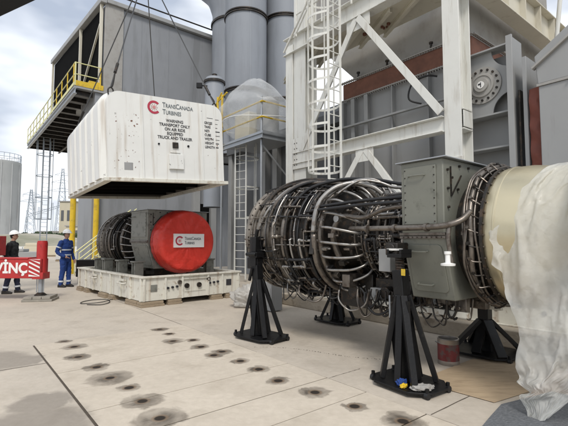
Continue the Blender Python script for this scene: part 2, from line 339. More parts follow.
    def ball(s, c, r, sx=1, sy=1, sz=1, seg=16):
        M = Matrix.Translation(c) @ Matrix.Diagonal((sx * r, sy * r, sz * r, 1))
        bmesh.ops.create_uvsphere(s.bm, u_segments=seg, v_segments=max(6, seg // 2), radius=1, matrix=M); return s
    def build(s, name, m, parent=None, smooth=None, bev=0, sub=0, solid=0, remesh=0, smod=0):
        bmesh.ops.recalc_face_normals(s.bm, faces=s.bm.faces)
        me = bpy.data.meshes.new(name); s.bm.to_mesh(me); s.bm.free()
        me.materials.append(m)
        o = bpy.data.objects.new(name, me); col.objects.link(o)
        if parent: o.parent = parent
        if smooth is not False:
            for p in me.polygons: p.use_smooth = True
            if smooth != 'all' and hasattr(me, 'set_sharp_from_angle'): me.set_sharp_from_angle(angle=R(38))
        if solid: q = o.modifiers.new('solid', 'SOLIDIFY'); q.thickness = solid
        if remesh:
            q = o.modifiers.new('remesh', 'REMESH'); q.mode = 'VOXEL'; q.voxel_size = remesh; q.use_smooth_shade = True
            q = o.modifiers.new('smooth', 'SMOOTH'); q.iterations = smod or 4; q.factor = .5
        if bev: q = o.modifiers.new('bevel', 'BEVEL'); q.width = bev; q.segments = 2; q.limit_method = 'ANGLE'; q.angle_limit = R(40)
        if sub: q = o.modifiers.new('sub', 'SUBSURF'); q.levels = sub; q.render_levels = sub
        return o
def tag(o, label, cat, group=None):
    o['label'] = label; o['category'] = cat
    if group: o['group'] = group
    return o
def thing(name, label, cat, loc=(0, 0, 0), rz=0, group=None, rx=0, ry=0):
    o = bpy.data.objects.new(name, None); col.objects.link(o); o.location = loc; o.rotation_euler = (R(rx), R(ry), R(rz)); o.empty_display_size = .2
    return tag(o, label, cat, group)
def struct(o): o['kind'] = 'structure'; return o
def text(name, body, size, m, parent, M, bold=0, depth=.002, align='CENTER', sx=1, shear=0, caps=False):
    cu = bpy.data.curves.new(name, 'FONT'); cu.body = body
    if caps:
        cu.small_caps_scale = .78
        for f_ in cu.body_format: f_.use_small_caps = True
    cu.size = size; cu.offset = bold; cu.extrude = depth; cu.align_x = align; cu.align_y = 'CENTER'; cu.shear = shear; cu.resolution_u = 3
    cu.space_line = .95
    t = bpy.data.objects.new(name, cu); col.objects.link(t)
    dg = bpy.context.evaluated_depsgraph_get(); me = bpy.data.meshes.new_from_object(t.evaluated_get(dg)); me.name = name
    bpy.data.objects.remove(t); me.materials.clear(); me.materials.append(m)
    me.transform(M @ Matrix.Diagonal((sx, 1, 1, 1)))
    o = bpy.data.objects.new(name, me); col.objects.link(o); o.parent = parent
    return o
def facing(x, y, z, rz=0):            # text plane standing upright, facing local -y
    return Matrix.Translation((x, y, z)) @ Matrix.Rotation(R(rz), 4, 'Z') @ Matrix.Rotation(R(90), 4, 'X')
def copy_tree(o, parent=None):
    c = o.copy(); col.objects.link(c)
    if parent: c.parent = parent
    for ch in list(o.children): copy_tree(ch, c)
    return c
# ======================================================================= SETTING
def sheet(name, pts, z, m):
    b = MB(); b.face([b.bm.verts.new((p[0], p[1], z)) for p in pts]); return struct(b.build(name, m, smooth=False))
sheet('terrain', [(-1500, -200), (1500, -200), (1500, 2500), (-1500, 2500)], -.03, farM)
sheet('ground', [(-60, -12), (40, -12), (40, 62), (-60, 62)], 0, groundM)
# slab field: dirt bed, then slabs with open joints
def uvrect(a0, b0, a1, b1): return [W(a0, b0), W(a1, b0), W(a1, b1), W(a0, b1)]
sheet('slab_bed', uvrect(-7.09, 1.00, 1.4, 3.36), .004, jointM)
cuts = [-7.06, -6.93, -6.33, -5.30, -4.55, -3.98, -3.36, -2.68, -1.95, -1.2, -.3, .6, 1.38]
cuts = [-7.07, -6.62, -6.02, -5.42, -4.72, -4.05, -3.36, -2.80, -2.12, -1.4, -.6, .4, 1.38]
MU = Matrix.Rotation(R(AL), 4, 'Z')
for i in range(len(cuts) - 1):
    b = MB(); g = .006
    b.box(cuts[i] + g, 1.02, .0055, cuts[i + 1] - g, 3.34, .014 + rnd.uniform(-.002, .002), MU)
    struct(b.build('concrete_slab', slabM, bev=.003, smooth=False))
def joint(p, q, wd=.012):
    b = MB(); p = Vector(p); q = Vector(q); n_ = (q - p).normalized().cross(Vector((0, 0, 1))) * wd / 2
    N = 24; ra = []; rb = []
    for i in range(N + 1):
        c = p.lerp(q, i / N) + n_ * rnd.uniform(-.5, .5); k = rnd.uniform(.5, 1.3)
        ra.append(b.bm.verts.new(c + n_ * k + Vector((0, 0, .004)))); rb.append(b.bm.verts.new(c - n_ * k + Vector((0, 0, .004))))
    for i in range(N): b.face((ra[i], ra[i + 1], rb[i + 1], rb[i]))
    struct(b.build('pavement_joint', jointM, smooth=False))
joint(W(-6.0, -3.5), W(-6.0, 1.0)); joint(W(-2.1, 3.38), W(-2.1, 6.2), .008); joint(W(-3.36, 3.38), W(-3.36, 3.9), .006)
joint(W(-14, 3.36), W(-7.1, 3.36), .006)

b = MB()
for k in range(46):
    p = Vector((-.42, 6.05, 0)).lerp(Vector((1.25, 5.55, 0)), k / 45) + Vector((rnd.uniform(-.012, .012), .10 * math.sin(k * .12) + rnd.uniform(-.012, .012), .004)); q = rnd.uniform(.004, .010)
    b.face([b.bm.verts.new(p + Vector((math.cos(a_) * q, math.sin(a_) * q, 0))) for a_ in (0, 1.05, 2.1, 3.15, 4.2, 5.25)])
struct(b.build('drip_trail', jointM, smooth=False))
# ======================================================================= TURBINE (engine local: x along axis, axis at height H)
def ringpts(x, r, n=32, H=1.6, a0=0, a1=360):
    full = a1 - a0 >= 360
    return [(x, math.cos(R(a0 + (a1 - a0) * i / (n if full else n - 1))) * r, H + math.sin(R(a0 + (a1 - a0) * i / (n if full else n - 1))) * r) for i in range(n)]
def turbine(root, H=1.6, full=True, seed=3, box0=1.2, box1=1.72, boxm=None, end=3.0):
    r_ = random.Random(seed); boxm = boxm or olive; extm = gold if full else darkmetal
    def P(x, ang, r): return Vector((x, math.cos(R(ang)) * r, H + math.sin(R(ang)) * r))
    # inlet frame
    b = MB(); b.lathe([(-2.06, .70), (-2.08, .80), (-2.04, .82), (-1.96, .86), (-1.94, .925), (-1.88, .925), (-1.86, .885), (-1.60, .90), (-1.58, .945), (-1.54, .945), (-1.52, .89), (-1.16, .88), (-1.15, .93), (-1.10, .93), (-1.09, .82), (-.98, .80)], (0, 0, H), seg=72)
    for x_ in (-1.78, -1.70, -1.42, -1.32): b.lathe([(x_ - .015, .88), (x_ - .012, .915), (x_ + .012, .915), (x_ + .015, .88)], (0, 0, H), seg=72)
    b.build('inlet_casing', casing, root)
    b = MB(); b.lathe([(-2.02, .05), (-2.3, .0001)], (0, 0, H), seg=32); b.lathe([(-2.02, .84), (-1.95, .25), (-2.05, .06)], (0, 0, H), seg=48)
    b.build('inlet_hub', darkmetal, root)
    # bolted flanges
    for x, rr, n in ((-1.91, .908, 44), (-1.56, .925, 48), (-1.125, .91, 44)):
        b = MB()
        for k in range(n): b.cyl(P(x - .045, k * 360 / n, rr), P(x + .045, k * 360 / n, rr), .013, seg=6)
        b.build('bolt_ring', darkmetal, root)
    # compressor casing
    b = MB(); b.lathe([(-1.0, .80), (-.6, .76), (-.58, .80), (-.54, .80), (-.52, .74), (-.26, .70), (-.22, .50), (.3, .44), (.32, .50), (.37, .50), (.38, .45), (.8, .50), (.82, .60), (.88, .60), (.9, .52), (box0 + .02, .55)], (0, 0, H), seg=48)
    b.build('compressor_casing', darkmetal, root)
    # manifolds
    for x, rr, tr, m in ((-.98, .875, .04, brownpipe), (-.80, .865, .026, darkmetal), (-.66, .85, .018, rubber), (-.50, .835, .034, darkmetal), (-.24, .79, .05, brownpipe), (.42, .56, .03, brownpipe), (.62, .58, .03, darkmetal)):
        b = MB(); b.tube(ringpts(x, rr, 28, H), tr, 10, closed=True, smooth=2); b.build('manifold_ring', m, root, smooth='all')
    # bright bleed loops
    n = 26
    for k in range(n):
        a = k * 360 / n + 4
        x0 = -.22; dx = r_.uniform(-.02, .02)
        b = MB(); b.tube([P(x0, a, .79), P(x0 + .07, a + 1, .86), P(x0 + .24, a + 2, .855 + dx), P(x0 + .42, a + 4, .78), P(x0 + .54, a + 6, .66), P(x0 + .58, a + 7, .50)], .019, 8)
        b.build('bleed_pipe', steel, root, smooth='all')
    if not full: nh, nb = 34, 16
    else: nh, nb = 150, 90
    def surf(x):   # outer radius hoses run over
        tb = [(-2.0, .88), (-1.9, .91), (-1.2, .92), (-.95, .90), (-.3, .82), (.05, .80), (.3, .66), (.42, .56), (.9, .58), (1.25, .62)]
        for (xa, ra), (xb, rb) in zip(tb, tb[1:]):
            if xa <= x <= xb: return ra + (rb - ra) * (x - xa) / (xb - xa)
        return .68
    mats = [rubber, rubber, darkmetal, brownpipe, brownpipe, darkmetal, steel, steel, casing]
    for k in range(nh):
        zn = r_.choice((0, 0, 1, 1, 1, 2, 2, 2, 2)) if full else r_.choice((0, 1, 2))
        lo, hi = ((-1.92, -1.15), (-1.1, -.26), (.42, 1.12))[zn]
        x = r_.uniform(lo, hi); a = r_.uniform(0, 360) if not full else r_.choice([r_.uniform(60, 300), r_.uniform(120, 280)])
        rr = r_.choice([.005, .006, .008, .010]) if zn == 0 else r_.choice([.006, .008, .01, .012, .016, .022])
        hgt = r_.uniform(.0, .05) + rr; pts = [P(x, a, surf(x) - .06), P(x, a, surf(x) + hgt)]; axial = r_.random() < .55
        for j in range(r_.randint(2, 5)):
            if axial:
                x1 = min(hi, max(lo, x + r_.choice((-1, 1)) * r_.uniform(.15, .6)))
                for q in (.15, .5, .85, 1): pts.append(P(x + (x1 - x) * q, a, surf(x + (x1 - x) * q) + hgt))
                x = x1
            else:
                a1 = a + r_.choice((-1, 1)) * r_.uniform(10, 48); m_ = max(2, int(abs(a1 - a) / 9))
                for q in range(1, m_ + 1): pts.append(P(x, a + (a1 - a) * q / m_, surf(x) + hgt))
                a = a1
            axial = not axial
        pts.append(P(x, a, surf(x) - .06)); pts = [p for q, p in enumerate(pts) if q == 0 or (p - pts[q - 1]).length > .012]
        m = r_.choice(mats)
        b = MB(); b.tube(pts, rr, 6 if rr < .015 else 8, smooth=4)
        for q in range(1, len(pts) - 1, 3): dd = (pts[q + 1] - pts[q]).normalized(); b.cyl(pts[q] - dd * .012, pts[q] + dd * .012, rr * 1.6, seg=6)
        b.build('cable' if rr < .009 else ('hose' if m is rubber else 'oil_pipe'), m, root, smooth='all')
    # clamps, actuators, junction blocks
    for k in range(nb):
        x = r_.uniform(-1.9, 1.05); a = r_.uniform(90, 300); rr = surf(x) - .02
        M = Matrix.Translation(P(x, a, rr)) @ Matrix.Rotation(R(a - 90), 4, 'X')
        l, w_, h_ = r_.uniform(.03, .11), r_.uniform(.03, .08), r_.uniform(.02, .07)
        b = MB(); b.box(-l / 2, -w_ / 2, -.03, l / 2, w_ / 2, h_, M)
        if k % 2: b.cyl(M @ Vector((l / 2, 0, .01)), M @ Vector((l / 2 + .05, 0, .01)), .014, seg=8)
        if k % 3 == 0: b.cyl(M @ Vector((0, 0, h_)), M @ Vector((0, 0, h_ + .03)), .02, seg=8)
        b.build('actuator' if k % 3 == 0 else 'pipe_clamp', r_.choice([darkmetal, brownpipe, black, steel]), root, bev=.003)
    # variable vane rows: little levers all round
    for x, rr in ((-.62, .60), (-.45, .58), (.12, .47), (.24, .47), (.66, .52)):
        b = MB()
        for k in range(36):
            a = k * 10; b.rod(P(x, a, rr - .1), P(x, a, rr + .05), .012, 6); b.rod(P(x, a, rr + .045), P(x + .07, a + 2, rr + .045), .007, 5)
        b.lathe([(x + .06, rr + .05), (x + .06, rr + .075), (x + .085, rr + .075), (x + .085, rr + .05)], (0, 0, H), seg=36)
        b.build('vane_row', brownpipe, root)
    # gearbox below
    b = MB(); b.box(-.25, -.36, H - 1.0, .35, .36, H - .52); b.box(.38, -.34, H - .92, .95, .34, H - .56); b.cyl((-.35, -.16, H - .78), (-.25, -.16, H - .78), .12, seg=20); b.cyl((.1, -.48, H - .76), (.1, -.36, H - .76), .10, seg=20)
    b.cyl((.62, -.46, H - .74), (.62, -.34, H - .74), .08, seg=16)
    b.build('gearbox', darkmetal, root, bev=.012)
    # octagonal collector box
    y0 = .88; t_ = .82; bt = -.70
    def sec(x, k=1.0):
        return [(-y0 * k, t_), (y0 * k, t_), (y0 * k, -.02), (y0 * k - .19, bt), (-y0 * k + .19, bt), (-y0 * k, -.02)]
    b = MB(); A = [b.bm.verts.new((box0, y, H + z)) for y, z in sec(0)]; B = [b.bm.verts.new((box1, y, H + z)) for y, z in sec(0)]
    b.face(A); b.face(B[::-1])
    for i in range(6): b.face((A[i], B[i], B[(i + 1) % 6], A[(i + 1) % 6]))
    hb = b.build('collector_box', boxm, root, bev=.012)
    for sgn in (-1, 1):                                     # flange bands and panels on both sides
        b = MB(); yy = sgn * y0
        b.box(box0 - .02, min(yy, yy + sgn * .02), H - .035, box1 + .02, max(yy, yy + sgn * .02), H - .005)
        b.box(box0 - .02, min(yy, yy + sgn * .024), H + .0, box1 + .02, max(yy, yy + sgn * .024), H + .03)
        for k in range(9):
            xx = box0 + .03 + k * (box1 - box0 - .06) / 8; b.cyl((xx, yy, H - .02), (xx, yy + sgn * .036, H - .02), .009, seg=6)
        b.build('flange_band', brownpipe, root, bev=.003)
        b = MB(); b.box(box0 + .04, min(yy, yy + sgn * .012), H + .12, box1 - .08, max(yy, yy + sgn * .012), H + .76)
        pn = b.build('access_panel', boxm, root, bev=.006)
        b = MB()
        for k in range(8):
            zz = H + .15 + k * .083
            for xx in (box0 + .06, box1 - .10): b.cyl((xx, yy, zz), (xx, yy + sgn * .02, zz), .007, seg=6)
        b.build('screw_row', darkmetal, pn)
        b = MB(); zc = H + .66; b.tube([(box0 + .12, yy, zc), (box0 + .12, yy + sgn * .045, zc), (box0 + .30, yy + sgn * .045, zc), (box0 + .30, yy, zc)], .008, 6, smooth=2); b.build('handle', boxm, pn)
        # sloping lower panel
        dy = sgn * -.19; dz = bt + .02; L_ = math.hypot(.19, bt + .02); ang = math.degrees(math.atan2(.19, -(bt + .02)))
        M = Matrix.Translation((0, yy, H - .02)) @ Matrix.Rotation(R(sgn * ang * -1 if False else -sgn * ang), 4, 'X')
        b = MB(); rrp = .05; x0, x1, z0, z1 = box0 + .05, box1 - .05, -.62, -.08
        pts = []
        for cx, cz, a0 in ((x1 - rrp, z1 - rrp, 0), (x0 + rrp, z1 - rrp, 90), (x0 + rrp, z0 + rrp, 180), (x1 - rrp, z0 + rrp, 270)):
            for q in range(5): pts.append((cx + rrp * math.cos(R(a0 + q * 22.5)), cz + rrp * math.sin(R(a0 + q * 22.5))))
        b.prism(pts, (0, sgn * .014), M); pn = b.build('access_panel', boxm, root, bev=.004)
        for zc in (-.15, -.53):
            b = MB(); b.tube([M @ Vector((x0 + .08, 0, zc)), M @ Vector((x0 + .08, sgn * .05, zc)), M @ Vector((x0 + .25, sgn * .05, zc)), M @ Vector((x0 + .25, 0, zc))], .008, 6, smooth=2); b.build('handle', boxm, pn)
    # top lid plate with curled edge
    b = MB(); b.box(box0 - .05, -y0 - .04, H + t_ + .001, box1 + .05, y0 + .04, H + t_ + .014); b.build('lid_plate', mesh_mat, root, bev=.003)
    # end face: ribs, bolts
    for yv, zv in ((-.8, .70), (-.8, .5), (-.8, .3), (-.8, .1), (-.55, .76), (-.35, .76), (-.72, .62), (-.6, .5)):
        b = MB(); b.cyl((box1, yv, H + zv), (box1 + .022, yv, H + zv), .014, seg=8); b.build('bolt', darkmetal, root)
    b = MB(); b.bar((box1 + .01, -.74, H + .74), (box1 + .01, -.74, H + .42), .012, .012); b.build('bracket', darkmetal, root)
    b = MB(); b.bar((box1 + .01, -.74, H + .42), (box1 + .01, -.52, H + .66), .012, .012); b.build('bracket', darkmetal, root)
    # exhaust side casing
    b = MB(); b.lathe([(box1 - .02, .66), (box1 + .16, .67), (box1 + .17, .75), (box1 + .19, .75), (box1 + .20, .70), (box1 + .29, .70), (box1 + .30, .765), (box1 + .33, .765), (box1 + .335, .70)], (0, 0, H), seg=56); b.build('flange_ring', darkmetal, root)
    b = MB(); b.lathe([(box1 + .325, .735), (box1 + .38, .75), (box1 + .42, .752), (box1 + .425, .758), (box1 + .44, .758), (box1 + .445, .752), (box1 + .6, .75), (box1 + .82, .715), (end, .69)] if full else [(box1 + .1, .75), (box1 + .3, .76), (end, .74)], (0, 0, H), seg=96); b.build('exhaust_casing', extm, root)
    b = MB()
    for k in range(40): b.cyl(P(box1 + .285, k * 9, .748), P(box1 + .345, k * 9, .748), .010, seg=6)
    b.build('bolt_ring', brownpipe, root)
    return P

main = thing('gas_turbine', 'stripped aeroderivative gas turbine with bright bleed pipes and gold casing on black stands', 'gas turbine', W(-4.0, 4.88), AL)
PM = turbine(main, full=True, end=3.1)
H = 1.6
# ring pipes between box and gold casing, brown
for dx, rr, tr, a0, a1 in ((1.93, .785, .028, 75, 262), (1.88, .815, .014, 88, 245), (1.98, .775, .011, 70, 290), (1.86, .745, .020, 115, 262), (1.90, .81, .011, 95, 230)):
    b = MB(); b.tube([PM(dx + .02 * math.sin(i), a0 + (a1 - a0) * i / 14, rr + .012 * math.sin(i * 2.1)) for i in range(15)], tr, 9, smooth=4); b.build('fuel_manifold', brownpipe, main, smooth='all')
for i in range(16):
    a = 84 + i * 11.3
    b = MB(); b.tube([PM(1.90, a, .80), PM(1.95, a + 2, .815), PM(2.01, a + 4, .76)], .008, 6); b.cyl(PM(1.93, a, .75), PM(1.93, a, .83), .017, seg=8); b.box(-.015, -.02, -.02, .03, .02, .02, Matrix.Translation(PM(1.87, a + 4, .78))); b.build('fuel_nozzle', darkmetal if i % 2 else brownpipe, main)
# big supply pipe in front of the box
b = MB(); b.tube([(.35, -.80, H + .10), (.7, -.93, H + .09), (1.1, -.96, H + .085), (1.55, -.97, H + .085), (1.78, -.96, H + .10), (1.90, -.88, H + .15), (1.94, -.76, H + .24)], .032, 12); b.build('supply_pipe', brownpipe, main, smooth='all')
b = MB()
for x in (.75, 1.15, 1.55):
    b = MB(); b.cyl((x, -.96, H + .085), (x + .035, -.965, H + .085), .046, seg=14); b.build('pipe_coupling', brownpipe, main)
b = MB(); b.tube([(1.80, -.93, H + .10), (1.80, -.95, H - .05), (1.82, -.93, H - .3)], .024, 10); b.build('drain_pipe', brownpipe, main, smooth='all')
b = MB(); b.lathe([(-.29, .012), (-.288, .07), (-.268, .072), (-.258, .026), (-.18, .024), (-.17, .034), (-.145, .034), (-.143, .001)], (1.80, -.97, H - .02), 'z', 20, cap=True); b.build('protective_cap', whiteplas, main)
# long black harness bars along the near side
for z0, z1, y in ((.36, .46, -.82), (.31, .40, -.86)):
    b = MB(); b.tube([(-.35, y, H + z0 + .06), (.1, y + .02, H + (z0 + z1) / 2 + .03), (.6, y + .06, H + z1), (1.2, y + .1, H + z1)], .022, 8); b.build('harness_bar', rubber, main, smooth='all')
# vertical struts on the near side of the compressor
b = MB(); b.bar((-.34, -.76, H + .5), (-.28, -.92, H - .25), .07, .03); b.build('strut', darkmetal, main, bev=.004)
# large looping hoses over the top and bright elbow pipe
loops = [((-1.7, 150, .98), (-1.55, 120, 1.04), (-1.2, 100, 1.08), (-.8, 85, 1.0), (-.4, 75, .8), .026, darkmetal), ((-1.6, 165, .99), (-1.5, 130, 1.03), (-1.1, 112, 1.05), (-.7, 100, .98), (-.3, 95, .75), .03, darkmetal),
         ((-1.4, 190, .99), (-1.3, 150, 1.0), (-1.0, 122, 1.06), (-.55, 110, .95), (.1, 100, .75), .04, brownpipe), ((-1.25, 170, .98), (-1.15, 140, 1.04), (-.85, 118, 1.05), (-.3, 105, .85), (.5, 105, .72), .026, rubber)]
loops += [((-.9, 150, .95), (-.7, 128, 1.0), (-.3, 112, .98), (.1, 104, .86), (.5, 100, .72), .03, rubber), ((-.2, 140, .92), (.0, 122, .95), (.3, 110, .86), (.55, 104, .7), (.9, 102, .66), .022, steel), ((.0, 138, .90), (.2, 120, .90), (.42, 110, .80), (.6, 105, .7), (.9, 100, .66), .02, steel),
          ((-1.95, 140, .96), (-1.7, 118, .99), (-1.3, 104, 1.02), (-.8, 95, .98), (-.2, 92, .92), .022, brownpipe), ((-1.0, 120, .98), (-.5, 108, .97), (.2, 100, .84), (.7, 98, .72), (1.2, 96, .70), .028, rubber), ((-1.9, 200, .96), (-1.6, 175, .97), (-1.4, 150, 1.0), (-1.2, 128, 1.04), (-.9, 115, 1.02), .028, steel),
          ((-1.9, 225, .95), (-1.6, 240, .97), (-1.1, 250, .98), (-.6, 255, .92), (.1, 258, .86), .02, rubber), ((-1.5, 205, .98), (-1.25, 225, .99), (-.9, 240, .96), (-.5, 250, .9), (.1, 255, .80), .024, brownpipe)]
for *pp, rr, m in loops:
    b = MB(); b.tube([PM(q[0], q[1], .72 + (q[2] - .72) * (.78 if q[2] > .9 else 1)) for q in pp], rr * .85, 10); b.build('hose', m, main, smooth='all')
b = MB(); b.tube([PM(-.26, 176, .90), PM(-.24, 160, .93), PM(-.20, 146, .95), PM(-.08, 132, .94), PM(.1, 120, .88), PM(.3, 112, .76), PM(.42, 108, .62)], .036, 12); b.build('bleed_duct', steel, main, smooth='all')
b = MB(); b.tube([PM(-.26, 178, .89), PM(-.27, 205, .90), PM(-.26, 232, .88), PM(-.22, 258, .84)], .040, 12); b.build('bleed_duct', brownpipe, main, smooth='all')
b = MB(); b.tube([(-.05, -.60, H + .02), (.02, -.70, H + .2), (.15, -.72, H + .28), (.5, -.72, H + .24), (.85, -.74, H + .33), (1.2, -.75, H + .35)], .03, 10); b.build('oil_pipe', brownpipe, main, smooth='all')
b = MB(); b.tube([(-.02, -.62, H - .3), (-.06, -.70, H - .05), (.0, -.72, H + .15), (.1, -.68, H + .3)], .045, 10); b.build('oil_pipe', brownpipe, main, smooth='all')
b = MB(); b.cyl((.05, -.68, H + .24), (.05, -.76, H + .245), .05, seg=20); b.build('pipe_cap', steel, main)
# hanging hose loops below
for i in range(16):
    x = rnd.uniform(-1.4, .8); l = rnd.uniform(.05, .24) ** 1.2; y = rnd.uniform(-.70, -.1); dx = rnd.uniform(.12, .55); q = rnd.uniform(.3, .7)
    b = MB(); b.tube([(x, y, H - .74), (x + .03, y - .03, H - .84 - l * .3), (x + dx * q, y + rnd.uniform(-.06, .06), H - .86 - l), (x + dx * .85, y + .04, H - .85 - l * rnd.uniform(.2, .6)), (x + dx, y + .05, H - .70)], rnd.choice([.007, .009, .012, .016]), 7); b.build('drain_hose', rnd.choice([rubber, rubber, brownpipe, darkmetal, steel]), main, smooth='all')
for i in range(44):
    x = rnd.uniform(.35, 1.6); y = rnd.uniform(-.62, -.1); L0 = rnd.uniform(.15, .45); up_ = rnd.uniform(-.1, .1)
    b = MB(); b.tube([(x - L0 * .5, y, H - .70), (x - L0 * .3, y - rnd.uniform(0, .08), H - rnd.uniform(.76, .9)), (x, y - .05, H - rnd.uniform(.80, 1.05)), (x + L0 * .3, y + up_ * .5, H - rnd.uniform(.76, .98)), (x + L0 * .5, y + up_, H - .70)], rnd.choice([.006, .008, .010, .014]), 6); b.build('wiring', rnd.choice([rubber, brownpipe, rubber, darkmetal, darkmetal]), main, smooth='all')
for i in range(22):
    x = rnd.uniform(.4, 1.75); y = rnd.uniform(-.5, .2); q = rnd.uniform(.04, .10)
    b = MB(); b.box(x - q, y - q * .6, H - .72 - q * rnd.uniform(1, 2.2), x + q, y + q * .6, H - .69); b.cyl((x, y - q * .6, H - .8), (x, y - q * .6 - .05, H - .8), .02, seg=8); b.build('valve_block', rnd.choice([darkmetal, brownpipe, hullc, black]), main, bev=.006)
b = MB(); b.box(.45, -.5, H - .90, 1.75, -.44, H - .84); b.box(.45, .3, H - .90, 1.75, .36, H - .84); b.build('mounting_rail', skidpaint, main, bev=.004)
b = MB(); b.box(.02, -.62, H - .70, .16, -.45, H - .52); b.build('control_box', brownpipe, main, bev=.01)
b = MB(); b.box(.80, -.80, H - .43, .97, -.68, H - .16); b.build('junction_box', hullc, main, bev=.006)
b = MB(); b.cyl((.88, -.7, H - 1.18), (.88, -.7, H - .72), .011, seg=8); b.cyl((.88, -.7, H - 1.2), (.88, -.7, H - 1.16), .025, seg=8); b.build('drain_rod', mesh_mat, main)
# mounts reaching the stands
b = MB(); b.box(-1.64, -1.04, H - .30, -1.46, -.86, H + .0); b.cyl((-1.55, -1.0, H - .15), (-1.55, -.85, H - .15), .07, seg=16); b.box(-1.70, -1.05, H - .52, -1.42, -.93, H - .34); b.build('trunnion_mount', black, main, bev=.01)
b = MB(); b.box(1.10, -1.06, H - .22, 1.26, -.80, H - .08); b.cyl((1.18, -1.08, H - .14), (1.18, -.8, H - .14), .05, seg=16); b.build('trunnion_mount', darkmetal, main, bev=.01)
b = MB(); b.box(-1.64, .86, H - .75, -1.46, 1.02, H - .1); b.build('trunnion_mount', black, main, bev=.01)
b = MB(); b.box(1.20, .72, H - .95, 1.38, .9, H - .5); b.build('trunnion_mount', mesh_mat, main, bev=.01)
# outlet flange ring under the sheet
b = MB(); b.lathe([(2.86, .70), (2.86, .90), (2.93, .90), (2.93, .72), (3.3, .80), (3.5, .80), (3.5, .1)], (0, 0, H), seg=56); b.build('outlet_flange', casing, main)

# ======================================================================= STANDS
def stand(name, label, a, b_, hpost, strut_h, rz=0, pw=.11, lx=.46, ly=.34, wide=False, cast=True, lean=(0, 0)):
    t = thing(name, label, 'jack stand', W(a, b_), AL + rz, 'black jack stands carrying the turbine')
    b = MB(); c = .16
    pts = [(-lx, -ly + c), (-lx + c, -ly), (lx - c, -ly), (lx, -ly + c), (lx, ly - c), (lx - c, ly), (-lx + c, ly), (-lx, ly - c)]
    lo = [b.bm.verts.new((x, y, .035)) for x, y in pts]; hi = [b.bm.verts.new((x, y, .06)) for x, y in pts]
    b.face(lo[::-1]); b.face(hi)
    for i in range(8): b.face((lo[i], lo[(i + 1) % 8], hi[(i + 1) % 8], hi[i]))
    b.build('base_plate', black, t, bev=.004)
    lxn, lyn = lean
    b = MB(); b.bar((0, 0, .06), (lxn, lyn, hpost * .86), pw, pw); b.bar((-.0, 0, .06), (lxn, lyn, hpost * .5), pw * 1.5, pw * 1.35); b.build('post', black, t, bev=.006)
    b = MB(); b.cyl((lxn * .98, lyn * .98, hpost * .80), (lxn * 1.1, lyn * 1.1, hpost * .97), pw * .36, seg=16)
    for k in range(5): b.lathe([(hpost * (.865 + .02 * k), pw * .30), (hpost * (.873 + .02 * k), pw * .42), (hpost * (.881 + .02 * k), pw * .30)], (lxn, lyn, 0), 'z', 14)
    b.build('screw', darkmetal, t)
    b = MB(); b.box(lxn * 1.1 - pw * .75, lyn * 1.1 - pw * .7, hpost * .955, lxn * 1.1 + pw * .75, lyn * 1.1 + pw * .7, hpost * .985); b.box(lxn * 1.1 - pw * .75, lyn * 1.1 - pw * .7, hpost * .985, lxn * 1.1 - pw * .55, lyn * 1.1 + pw * .7, hpost * 1.02); b.box(lxn * 1.1 + pw * .55, lyn * 1.1 - pw * .7, hpost * .985, lxn * 1.1 + pw * .75, lyn * 1.1 + pw * .7, hpost * 1.02)
    b.build('saddle', black, t, bev=.004)
    k_ = strut_h / hpost
    for sx, sy in ((-1, -1), (1, -1), (1, 1), (-1, 1), (0, -1), (0, 1)):
        b = MB()
        b.bar((sx * (lx - (.09 if wide else .17)) if sx else 0, sy * (ly - (.06 if wide else .12)), .07), (lxn * k_ + sx * pw * .35, lyn * k_ + sy * pw * .35, strut_h), .12 if wide else .068, .05)
        b.build('strut', black, t, bev=.004)
    for sx, sy in ((-1, -1), (1, -1), (1, 1), (-1, 1)):
        x, y = sx * (lx - .03), sy * (ly - c + .03)
        b = MB(); b.cyl((x - .02, y, .035), (x + .02, y, .035), .034, seg=16); b.build('caster', rubber, t)
        b = MB(); b.cyl((x, y, .055), (x, y, .10), .02, seg=10); b.build('leveling_bolt', black, t)
    return t
stA = stand('jack_stand', 'slim black jack stand under the left end of the turbine, nearest the skid', -5.37, 3.88, 1.33, .92, rz=8, pw=.13, lx=.44, ly=.30, lean=(-.10, 0))
b = MB(); b.box(-.20, -.07, 1.12, -.06, .09, 1.36); b.box(-.18, -.05, 1.36, -.08, .05, 1.60); b.cyl((-.17, .0, 1.45), (-.09, .0, 1.72), .03, seg=10); b.cyl((-.24, -.1, 1.32), (-.02, -.1, 1.32), .03, seg=10); b.build('hook_bracket', black, stA, bev=.006)
b = MB(); b.cyl((-.19, -.08, .9), (-.13, -.08, 1.1), .025, seg=10); b.build('crank', black, stA)
stB = stand('jack_stand', 'tall black jack stand in front, with a yellow tag near its top', -2.65, 3.86, 1.42, .95, rz=-4, pw=.13, lx=.38, ly=.30, lean=(-.09, 0.0))
b = MB(); b.box(-.01, -.083, 1.17, .04, -.077, 1.24); b.build('tag', yellow, stB)
b = MB(); b.lathe([(1.435, .001), (1.435, .085), (1.455, .09), (1.462, .001)], (-.16, 0, 0), 'z', 20); b.build('cap', whiteplas, stB)
b = MB(); b.bar((.05, -.05, .35), (.05, -.05, .9), .03, .03); b.build('lever', black, stB)
stC = stand('jack_stand', 'low black jack stand behind the turbine, beside the concrete plinth', -5.5, 5.75, .92, .62, rz=4, lx=.42, ly=.30, pw=.12)
b = MB(); b.box(-.08, -.08, .90, .08, .08, 1.02); b.build('packer', black, stC, bev=.01)
stD = stand('jack_stand', 'squat black jack stand with broad fins behind the paint tin', -2.7, 5.72, .78, .46, rz=2, pw=.14, lx=.42, ly=.36, wide=True)
b = MB(); b.box(-.1, -.1, .74, .1, .1, .82); b.build('packer', darkmetal, stD, bev=.01)

